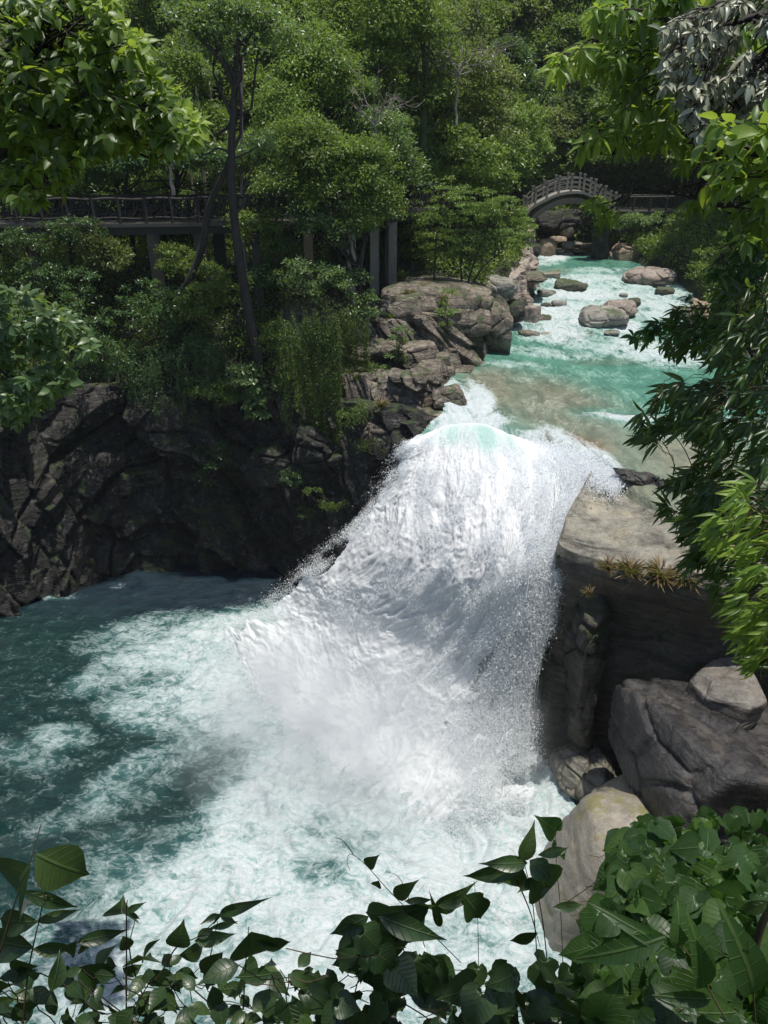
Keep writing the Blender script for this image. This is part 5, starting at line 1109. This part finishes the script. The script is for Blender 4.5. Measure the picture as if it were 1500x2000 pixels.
# top left broadleaf
PL1 = [(-60, -40), (215, -40), (235, 50), (285, 70), (290, 140), (345, 170), (392, 240), (400, 268), (330, 300), (240, 285), (150, 330), (70, 330), (-60, 330)]
def sun_tint(q): return sm(60, 0, (300+(q[:, 1]-130)*.75-q[:, 0]))*.55*(q[:, 0] > 60)-.12+.15*sm(80, 0, q[:, 1])  # sun on the outer and upper leaves, put into their tint
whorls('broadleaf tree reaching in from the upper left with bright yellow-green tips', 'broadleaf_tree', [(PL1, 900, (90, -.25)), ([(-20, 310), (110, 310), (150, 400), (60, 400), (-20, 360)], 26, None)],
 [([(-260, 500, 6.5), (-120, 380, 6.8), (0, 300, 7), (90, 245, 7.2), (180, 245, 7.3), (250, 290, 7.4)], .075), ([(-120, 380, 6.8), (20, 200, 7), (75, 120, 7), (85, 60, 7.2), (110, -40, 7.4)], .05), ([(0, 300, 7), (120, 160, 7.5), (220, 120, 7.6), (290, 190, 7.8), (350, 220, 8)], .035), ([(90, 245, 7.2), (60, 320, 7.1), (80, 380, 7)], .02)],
 'leaf_bright', 'bark_dark', 31, 6.0, 8.6, ls=.125, per=9, tipf=sun_tint, lean=(.3, 0, .1))
# shrub at the left, mid height
PL2 = [(-40, 560), (40, 560), (110, 600), (170, 640), (195, 690), (140, 700), (160, 740), (90, 780), (40, 830), (-40, 820)]
whorls('leafy shrub leaning in from the left edge above the pool', 'leafy_shrub', [(PL2, 330, (60, -.2))], [([(-160, 720, 13), (-60, 680, 13), (40, 640, 13), (140, 660, 13)], .04), ([(-60, 680, 13), (20, 740, 12.8), (60, 790, 12.7)], .03)],
 'leaf_pale', 'bark_dark', 32, 12, 14.5, ls=.20, per=9, cat='shrub', tipf=lambda q: sm(70, 0, (560+np.maximum(q[:, 0], 0)*.55)-q[:, 1]+70)*.0-.05, twig=.3)
# right: overhanging tree
PR1 = [(1070, 165), (1080, 110), (1140, 70), (1170, -40), (1560, -40), (1560, 520), (1440, 470), (1400, 400), (1330, 400), (1270, 390), (1230, 350), (1160, 330), (1090, 310), (1150, 270), (1120, 200)]
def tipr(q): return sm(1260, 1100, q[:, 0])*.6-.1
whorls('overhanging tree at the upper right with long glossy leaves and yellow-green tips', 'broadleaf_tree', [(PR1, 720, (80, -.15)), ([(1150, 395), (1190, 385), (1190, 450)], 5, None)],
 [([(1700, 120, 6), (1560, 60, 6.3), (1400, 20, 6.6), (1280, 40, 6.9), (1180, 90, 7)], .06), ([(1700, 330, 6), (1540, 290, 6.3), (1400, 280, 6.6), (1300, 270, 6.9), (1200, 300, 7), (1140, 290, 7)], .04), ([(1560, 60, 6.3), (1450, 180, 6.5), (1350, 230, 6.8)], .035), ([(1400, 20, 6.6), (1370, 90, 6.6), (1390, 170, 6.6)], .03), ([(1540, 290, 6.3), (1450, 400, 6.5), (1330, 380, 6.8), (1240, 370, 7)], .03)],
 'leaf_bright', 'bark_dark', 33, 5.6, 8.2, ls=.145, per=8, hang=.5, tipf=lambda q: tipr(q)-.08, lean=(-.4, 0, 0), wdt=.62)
PR2 = [(1290, 60), (1330, 10), (1400, 10), (1560, -20), (1560, 270), (1440, 260), (1330, 270), (1290, 190)]
whorls('branch with narrow silvery sunlit leaves hanging at the upper right', 'silver_leaved_tree', [(PR2, 190, (45, -.1))], [([(1700, -30, 4.8), (1560, 10, 5), (1450, 40, 5.1), (1340, 90, 5.2)], .03), ([(1560, 10, 5), (1480, 120, 5.1), (1400, 190, 5.2)], .02)],
 'leaf_silver', 'bark_dark', 34, 4.6, 5.6, ls=.08, per=13, hang=.5, lean=(-.3, 0, -.2), wdt=.75, tipf=lambda q: .25+0*q[:, 0])
PR3 = [(1355, 290), (1400, 230), (1500, 215), (1560, 215), (1560, 430), (1460, 400), (1380, 370)]
whorls('light green broadleaf bough at the right edge below the silvery leaves', 'broadleaf_bough', [(PR3, 46, None)], [([(1700, 380, 3.9), (1560, 330, 4), (1460, 300, 4.1), (1400, 300, 4.2)], .018)],
 'leaf_bright', 'bark_dark', 35, 3.7, 4.4, ls=.12, per=6, hang=.15, lean=(-.5, 0, .1), tipf=lambda q: .15+0*q[:, 0], cat='branch')
# right: mid-height shrubs between the tree and the bamboo
PR4 = [(1340, 520), (1400, 440), (1560, 430), (1560, 800), (1440, 760), (1400, 690), (1350, 620)]
whorls('fine-leaved shrub at the right edge above the bamboo', 'leafy_shrub', [(PR4, 200, (50, -.15)), ([(1230, 660), (1330, 600), (1400, 640), (1350, 700), (1290, 690)], 28, None)], [([(1700, 800, 8), (1560, 700, 8), (1420, 640, 8.2), (1320, 650, 8.3), (1250, 660, 8.4)], .025), ([(1560, 700, 8), (1480, 560, 8.2), (1420, 470, 8.3)], .025)],
 'leaf_vine', 'bark_dark', 36, 7, 9, ls=.12, per=7, hang=.2, cat='shrub', wdt=.8)
# bamboo
def bamboo(label, polys, culms, Y0, Y1, seed, ls=.17, m='leaf_bamboo', tf=0.0, per=6):
    r = np.random.default_rng(seed); L3 = [curve([PY(*a) for a in p], 8) for p in culms]; t = thing('bamboo', label, 'bamboo', L3[0][0])
    for p in L3: b = MB(); tube(b, p, np.linspace(.022, .006, len(p)), 6); obj('culm', b, M['stem'], t)
    AP = np.concatenate(L3); lf = MB(); tw = MB()
    for poly, n, cl, tf_ in polys:
        q = inside(r, poly, n, cl, seed); c = PY(q[:, 0], q[:, 1], r.uniform(Y0, Y1, n)); j = (((c[:, None]-AP[None]-np.array([-.2, 0, .1]))**2).sum(2)).argmin(1)
        dv = norml(c-AP[j]+np.array([-.25, 0, -.12]))
        for i in range(n):
            if i % 4 == 0: tube(tw, branch(AP[j[i]], c[i], r, .12, 6, .03), np.linspace(.006, .002, 6), 4)
            else: tube(tw, branch(c[i]-dv[i]*r.uniform(.1, .35), c[i], r, .1, 4, .02), np.linspace(.003, .0015, 4), 3)
        k = n*per; cc = np.repeat(c, per, 0); dd = np.repeat(dv, per, 0); sp_ = np.tile(np.linspace(-1, 1, per), n)
        A = norml(np.cross(dd, [0, -1., .2])); ax = dd*.9+A*(sp_*.75)[:, None]+[-.05, 0, -.55]+r.normal(0, .22, (k, 3))
        nr = np.array([[0, -.6, .8]])+r.normal(0, .45, (k, 3))
        leaves(lf, LBAM, cc-dd*np.abs(sp_)[:, None]*.05, ax, nr, ls*r.uniform(.55, 1.25, k), np.clip(tint(r, k, 0, .8)+tf_, 0, 1), r.uniform(.8, 1.25, k))
    obj('twigs', tw, M['stem'], t); obj('leaves', lf, M[m], t)
bamboo('tall clump of dark bamboo drooping over the slab at the right edge', [
 ([(1400, 560), (1560, 540), (1560, 1340), (1470, 1300), (1420, 1190), (1370, 1100), (1330, 1000), (1370, 900), (1330, 830), (1380, 720)], 620, None, -.12),
 ([(1250, 800), (1300, 740), (1400, 760), (1420, 860), (1330, 850), (1240, 885)], 90, (40, -.1), -.05), ([(1300, 930), (1400, 900), (1420, 1010), (1330, 1010), (1290, 1000)], 70, (40, -.1), -.05), ([(1330, 1030), (1400, 1020), (1420, 1120), (1340, 1100)], 40, None, -.05)],
 [[(1760, 1500, 6), (1620, 1100, 6.1), (1500, 860, 6.3), (1380, 760, 6.5), (1290, 770, 6.6)], [(1760, 1500, 6), (1600, 1000, 6), (1500, 760, 6.2), (1420, 620, 6.4), (1340, 600, 6.5)], [(1760, 1500, 5.8), (1600, 1120, 5.8), (1480, 980, 6), (1370, 940, 6.2), (1310, 960, 6.3)], [(1760, 1500, 5.6), (1600, 1250, 5.6), (1490, 1120, 5.7), (1400, 1060, 5.9), (1350, 1060, 6)]], 5.4, 7.4, 37)
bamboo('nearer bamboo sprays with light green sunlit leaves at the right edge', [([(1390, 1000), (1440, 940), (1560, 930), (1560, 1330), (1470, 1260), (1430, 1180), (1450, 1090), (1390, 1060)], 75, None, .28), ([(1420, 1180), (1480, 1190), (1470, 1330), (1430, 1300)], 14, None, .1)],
 [[(1700, 1300, 4.6), (1580, 1080, 4.6), (1500, 1020, 4.7), (1420, 1010, 4.8)], [(1700, 1350, 4.6), (1580, 1200, 4.6), (1500, 1150, 4.7), (1440, 1180, 4.8)]], 4.4, 5.0, 38, ls=.16, m='leaf_bright')  # brighter leaf colour in place of sun that the tree above blocks
bamboo('thin bamboo twigs reaching over the green water from the right', [([(1250, 640), (1330, 590), (1400, 600), (1400, 680), (1320, 690)], 46, (30, -.05), .05), ([(1260, 790), (1330, 760), (1380, 800), (1300, 840)], 22, None, 0)],
 [[(1600, 800, 7.4), (1480, 690, 7.5), (1380, 640, 7.6), (1280, 650, 7.7)], [(1600, 900, 7.4), (1460, 800, 7.5), (1360, 790, 7.6), (1280, 810, 7.7)]], 7.2, 8, 39, ls=.13)
# ------------------------------------------------------------ plants at the photographer's feet
def mat_of_leaves(label, name, polys, Y0, Y1, m, seed, tmpl, ls, cat, facing=(0, -.55, 1), jit=.35, ax0=(0, -.4, -.5), stems=True, wdt=1.0, group=None, zf=None):
    r = np.random.default_rng(seed); lf = MB(); tw = MB(); first = None
    for poly, n, cl in polys:
        q = inside(r, poly, n, cl, seed); Y = r.uniform(Y0, Y1, n) if zf is None else zf(q)+r.uniform(-.25, .35, n); c = PY(q[:, 0], q[:, 1], Y)
        if first is None: first = c[0]-[0, 0, .5]; t = thing(name, label, cat, first, group)
        ax = np.array([ax0])+r.normal(0, .75, (n, 3))*[1, .6, .5]; nr = np.array([facing])+r.normal(0, jit, (n, 3))
        s = ls*r.uniform(.55, 1.2, n)
        leaves(lf, tmpl, c, ax, nr, s, tint(r, n), wdt*r.uniform(.85, 1.15, n))
        if stems:
            for i in range(0, n, 2):
                e = c[i]+[r.normal(0, .12), r.uniform(.0, .15), -r.uniform(.15, .4)]; tube(tw, branch(c[i], e, r, -.1, 5, .03), .0022, 4)
    obj('stems', tw, M['stem'], t); obj('leaves', lf, M[m], t); return t
zr = lambda q: np.interp(q[:, 1], [1540, 1700, 2000], [3.6, 2.7, 1.75])
mat_of_leaves('thick mat of heart-leaved vine covering the bank at the lower right', 'heart_leaved_vine', [
 ([(1500, 1575), (1560, 1570), (1560, 2060), (1080, 2060), (1110, 1940), (1150, 1840), (1195, 1740), (1215, 1640), (1250, 1600), (1330, 1600), (1400, 1590)], 720, None), ([(1200, 1720), (1225, 1620), (1260, 1590), (1300, 1700), (1220, 1800)], 90, None)], 0, 0, 'leaf_vine', 70, LH, .155, 'vine', zf=zr)
mat_of_leaves('dark round-leaved vine along the bottom centre of the view', 'round_leaved_vine', [
 ([(600, 1890), (690, 1830), (760, 1850), (900, 1880), (1060, 1870), (1120, 1900), (1120, 2060), (500, 2060), (540, 1950)], 150, (60, -.15)), ([(680, 1800), (770, 1790), (790, 1860), (700, 1870)], 8, None)], 1.5, 2.1, 'leaf_near', 71, LH, .115, 'vine')
mat_of_leaves('low dark leafy undergrowth plant along the bottom left of the view', 'leafy_plant', [
 ([(-40, 1900), (120, 1890), (250, 1880), (350, 1880), (480, 1870), (600, 1880), (640, 2060), (-40, 2060)], 190, (70, -.15))], 1.5, 2.1, 'leaf_near', 72, LBIG, .105, 'plant', ax0=(.2, -.2, -.1), jit=.5)
def stalk(label, stems, lv, m='leaf_near', name='leafy_stalk', tmpl=LBIG, cat='plant', wdt=1.0, seed=1, ra=.0035):
    """stems: lists of (px, py, Y); lv: (base px, py, tip px, py, Y, width, facing angle)"""
    r = np.random.default_rng(seed); t = thing(name, label, cat, PY(*stems[0][0]))
    for s in stems: b = MB(); q = curve([PY(*a) for a in s], 8); tube(b, q, np.linspace(ra, ra*.45, len(q)), 6); obj('stem', b, M['stem'], t)
    for (x0, y0, x1, y1, Y, wd, *fa) in lv:
        a, b_ = PY(x0, y0, Y), PY(x1, y1, Y+r.normal(0, .05)); l = MB(); f = fa[0] if fa else r.normal(.2, .5)
        nr = np.array([[math.sin(f)*.5, -.5-.3*math.cos(f), .8]]); leaves(l, tmpl, a, (b_-a), nr, np.linalg.norm(b_-a)*1.05, float(np.clip(r.beta(2, 2), 0, 1)), wd*wdt)
        obj('leaf', l, M[m], t)
    return t
stalk('stalk with a large folded green leaf and long blades at the far left bottom', [[(40, 2060, 1.7), (55, 1900, 1.75), (85, 1760, 1.8), (95, 1700, 1.8)], [(0, 1860, 1.7), (30, 1760, 1.72), (60, 1680, 1.75), (80, 1610, 1.8)]],
 [(70, 1668, 178, 1727, 1.75, 1.3, .1), (95, 1730, 150, 1698, 1.8, .5, .2), (60, 1690, -30, 1800, 1.7, .9, -.5), (45, 1740, 150, 1782, 1.8, .45, .3), (75, 1800, -40, 1805, 1.75, .6, 0.2), (70, 1800, 150, 1780, 1.8, .5, 0), (65, 1850, -60, 1840, 1.75, .75, .1), (62, 1855, 145, 1855, 1.8, .6, 0), (20, 1870, 75, 1915, 1.8, .7, -.3), (-10, 1910, 40, 1955, 1.8, .7, 0)], 'leaf_near', seed=2)
stalk('thin upright stalk with small folded leaves, left of centre at the bottom', [[(246, 2060, 1.8), (247, 1900, 1.8), (247, 1780, 1.8), (249, 1758, 1.8)], [(300, 2000, 1.9), (255, 1870, 1.85), (265, 1790, 1.85)]],
 [(247, 1782, 225, 1806, 1.8, .9, 1), (249, 1780, 273, 1768, 1.8, .6, 0), (250, 1780, 273, 1797, 1.8, .6, .5), (240, 1828, 256, 1868, 1.8, .9, .8), (150, 1840, 240, 1822, 1.8, .55, 0), (150, 1838, 120, 1885, 1.8, .6, 0), (165, 1836, 192, 1870, 1.8, .9, .4), (270, 1865, 288, 1905, 1.8, 1.2, .2), (132, 1885, 136, 1920, 1.8, .9, 0), (150, 1890, 235, 1920, 1.8, .8, 0)], seed=3)
stalk('arching twig with paired pointed leaves at the bottom, left of the round-leaved vine', [[(240, 1910, 1.8), (300, 1915, 1.8), (345, 1850, 1.8), (385, 1830, 1.8), (430, 1790, 1.8)], [(475, 1970, 1.8), (480, 1880, 1.8), (486, 1810, 1.8)], [(395, 1920, 1.85), (410, 1870, 1.85), (425, 1800, 1.85)]],
 [(345, 1850, 352, 1825, 1.8, 1.2, .5), (380, 1838, 450, 1830, 1.8, .7, .1), (385, 1830, 415, 1815, 1.8, 1, 0), (350, 1865, 425, 1850, 1.8, .6, .2), (425, 1785, 437, 1805, 1.8, 1.2, .6), (430, 1783, 455, 1803, 1.8, .7, 0), (430, 1783, 490, 1770, 1.8, .35, 0), (425, 1785, 398, 1802, 1.8, .6, 0), (410, 1812, 470, 1802, 1.85, .4, .1), (435, 1860, 375, 1925, 1.8, .7, .4), (490, 1820, 505, 1900, 1.8, 1.5, .5), (500, 1840, 580, 1850, 1.8, .5, 0), (312, 1928, 345, 1908, 1.8, .7, 0)], seed=4)
stalk('curling vine tendril with tiny leaves rising in front of the foam', [[(900, 1880, 2.0), (820, 1800, 2.0), (760, 1740, 2.0), (715, 1690, 2.0), (685, 1668, 2.0), (678, 1685, 2.0), (684, 1700, 2.0)], [(690, 1668, 2), (670, 1642, 2), (655, 1636, 2)], [(830, 1850, 2.0), (800, 1760, 2.0), (780, 1715, 2.0), (755, 1702, 2)]],
 [(715, 1690, 728, 1682, 2, 1, 0), (740, 1720, 728, 1742, 2, 1, 0), (770, 1750, 800, 1735, 2, .8, 0), (830, 1790, 745, 1815, 2, .5, 0), (790, 1760, 845, 1760, 2, .5, 0), (855, 1770, 925, 1755, 2, .5, 0), (905, 1750, 952, 1800, 2, 1.2, .7), (830, 1790, 760, 1850, 1.95, .9, .3)], seed=5, ra=.0018)
stalk('broad drooping blades on a bent stem, bottom centre left of the round-leaved vine', [[(740, 2040, 1.8), (735, 1900, 1.8), (705, 1820, 1.8)], [(720, 2000, 1.8), (790, 1900, 1.8), (770, 1790, 1.8)]],
 [(780, 1780, 690, 1800, 1.75, .8, .3), (760, 1770, 790, 1850, 1.8, 1.6, .2), (780, 1775, 840, 1850, 1.8, 1.2, .8), (730, 1810, 650, 1850, 1.75, .7, .3), (720, 1790, 645, 1830, 1.8, .8, 0), (740, 1790, 860, 1840, 1.75, .6, 0)], seed=6)
stalk('dark plant with a drooping crown of long leaves standing before the pale boulder', [[(1050, 2040, 2.1), (1050, 1900, 2.1), (1040, 1760, 2.1), (1025, 1690, 2.1)], [(1080, 2000, 2.1), (1060, 1800, 2.1), (1035, 1690, 2.1)], [(1010, 1720, 2.1), (1035, 1780, 2.1), (1055, 1850, 2.1)]],
 [(1018, 1682, 1045, 1628, 2.1, .8, .2), (1030, 1685, 955, 1690, 2.1, .7, 0), (1025, 1695, 895, 1722, 2.1, .45, .1), (1020, 1695, 978, 1765, 2.1, .8, .5), (1035, 1680, 1080, 1720, 2.1, 1.6, .4), (1045, 1690, 1090, 1775, 2.1, 1.5, .5), (1040, 1740, 1080, 1735, 2.1, .8, 0), (1080, 1772, 1145, 1770, 2.1, .6, 0), (1050, 1822, 990, 1848, 2.1, .6, 0), (1050, 1670, 1120, 1658, 2.1, .5, 0), (1045, 1715, 1020, 1740, 2.1, .9, 0)], seed=7, wdt=.9)
stalk('slim sprig with a budding tip right of the drooping plant', [[(1100, 1900, 2.2), (1095, 1780, 2.2), (1088, 1700, 2.2), (1085, 1620, 2.2)]], [(1087, 1625, 1075, 1612, 2.2, 1, 0), (1087, 1622, 1097, 1612, 2.2, 1, 0), (1088, 1650, 1072, 1643, 2.2, 1, 0), (1090, 1665, 1118, 1672, 2.2, .8, 0), (1088, 1672, 1112, 1655, 2.2, .4, 0)], seed=8, m='leaf_vine', ra=.002)
stalk('single stem with one hanging oval leaf in front of the foam', [[(935, 1900, 2.1), (933, 1800, 2.1), (926, 1720, 2.1)]], [(928, 1750, 950, 1805, 2.1, 1.3, .5), (860, 1810, 848, 1770, 2.1, .4, 0), (852, 1775, 900, 1755, 2.1, .5, 0), (860, 1780, 840, 1790, 2.1, .7, 0)], seed=9, ra=.0018)
stalk('glossy ribbed long-leaved plant at the lower right corner', [[(1460, 2060, 1.5), (1400, 1960, 1.55), (1350, 1870, 1.6), (1290, 1810, 1.65)], [(1480, 2060, 1.5), (1470, 1930, 1.5), (1460, 1840, 1.5)]],
 [(1300, 1830, 1145, 1890, 1.6, .75, -.2), (1320, 1850, 1340, 1798, 1.6, 1.5, .3), (1340, 1870, 1230, 1810, 1.6, .5, 0), (1370, 1930, 1395, 1870, 1.55, .9, .2), (1390, 1950, 1320, 1958, 1.55, .8, .1), (1468, 1940, 1488, 1880, 1.5, 1, 0)], seed=10, tmpl=LLONG, wdt=1.2, m='leaf_silver' if False else 'leaf_vine')
stalk('mossy woody stem at the right bottom corner', [[(1460, 2060, 2.0), (1470, 1880, 2.0), (1500, 1780, 2.0), (1560, 1700, 2.0)]], [(1500, 1760, 1440, 1790, 1.9, .7, 0)], seed=11, ra=.022, name='woody_stem')
# the crown over the photographer, whose shade falls on the plants at the bottom
r = np.random.default_rng(500)
sh_ = thing('shade_tree', 'leafy tree arching over the viewpoint above the plants at the bottom', 'tree', (-4.5, -3.5, 20)); tb = MB(); tp = curve([(-4.5, -3.5, 19.5), (-4.3, -3, 23), (-3, -2, 26), (-1, -.5, 28)], 6); tube(tb, tp, np.linspace(.22, .1, len(tp)), 8)
cen = np.stack([r.uniform(-2.6, 1.7, 26), r.uniform(.6, 3.3, 26), r.uniform(25.0, 28.0, 26)], 1); cb = MB(); clusters(cb, r, cen, .7, 70, .17, LQ)
for c in cen[::5]: tube(tb, branch(tp[-4], c, r, .02), np.linspace(.05, .015, 6), 5)
obj('trunk', tb, M['bark_dark'], sh_); obj('crown', cb, M['leaf_mid'], sh_, smooth=False)

# ------------------------------------------------------------ mist over the plunge pool
def mist(name, c, size, dens, seed):
    m, nt, out = mat(name); tc = nt.nodes.new('ShaderNodeTexCoord')
    ln_ = N(nt, 'ShaderNodeVectorMath', operation='LENGTH'); L(nt, tc.outputs['Object'], ln_.inputs[0])
    fall_ = ramp(nt, ln_.outputs['Value'], [(.0, 1.0), (.45, .55), (.98, 0.0)])
    nz = ramp(nt, noiseN(nt, .55, 3, .55, pos(nt)), [(.35, .15), (.7, 1.0)])
    v = N(nt, 'ShaderNodeVolumePrincipled'); v.inputs['Color'].default_value = (.93, .96, .98, 1); v.inputs['Anisotropy'].default_value = .1
    L(nt, mth(nt, 'MULTIPLY', mth(nt, 'MULTIPLY', fall_, nz), dens), v.inputs['Density']); L(nt, v.outputs[0], out.inputs['Volume'])
    me = mesh(name, MB().add(ICO4, ICOF4), m); o = bpy.data.objects.new(name, me); COL.objects.link(o); o.location = c; o.scale = size; tag(o, kind='stuff')
c = PZ(780, 1380, .8); mist('mist', (c[0]-.9, c[1]-.8, 1.2), (9, 7, 4.2), .72, 1)


# ------------------------------------------------------------ the thin damp air of the gorge
m, nt, out = mat('haze'); v = N(nt, 'ShaderNodeVolumePrincipled'); v.inputs['Color'].default_value = (.88, .94, 1, 1); v.inputs['Density'].default_value = .0002
L(nt, v.outputs[0], out.inputs['Volume'])
zt = float(GZ.max())+40; hb = MB(); box(hb, (0, 66, (zt-4)/2), (180, 186, zt+4)); tag(obj('haze', hb, m, smooth=False), kind='stuff')
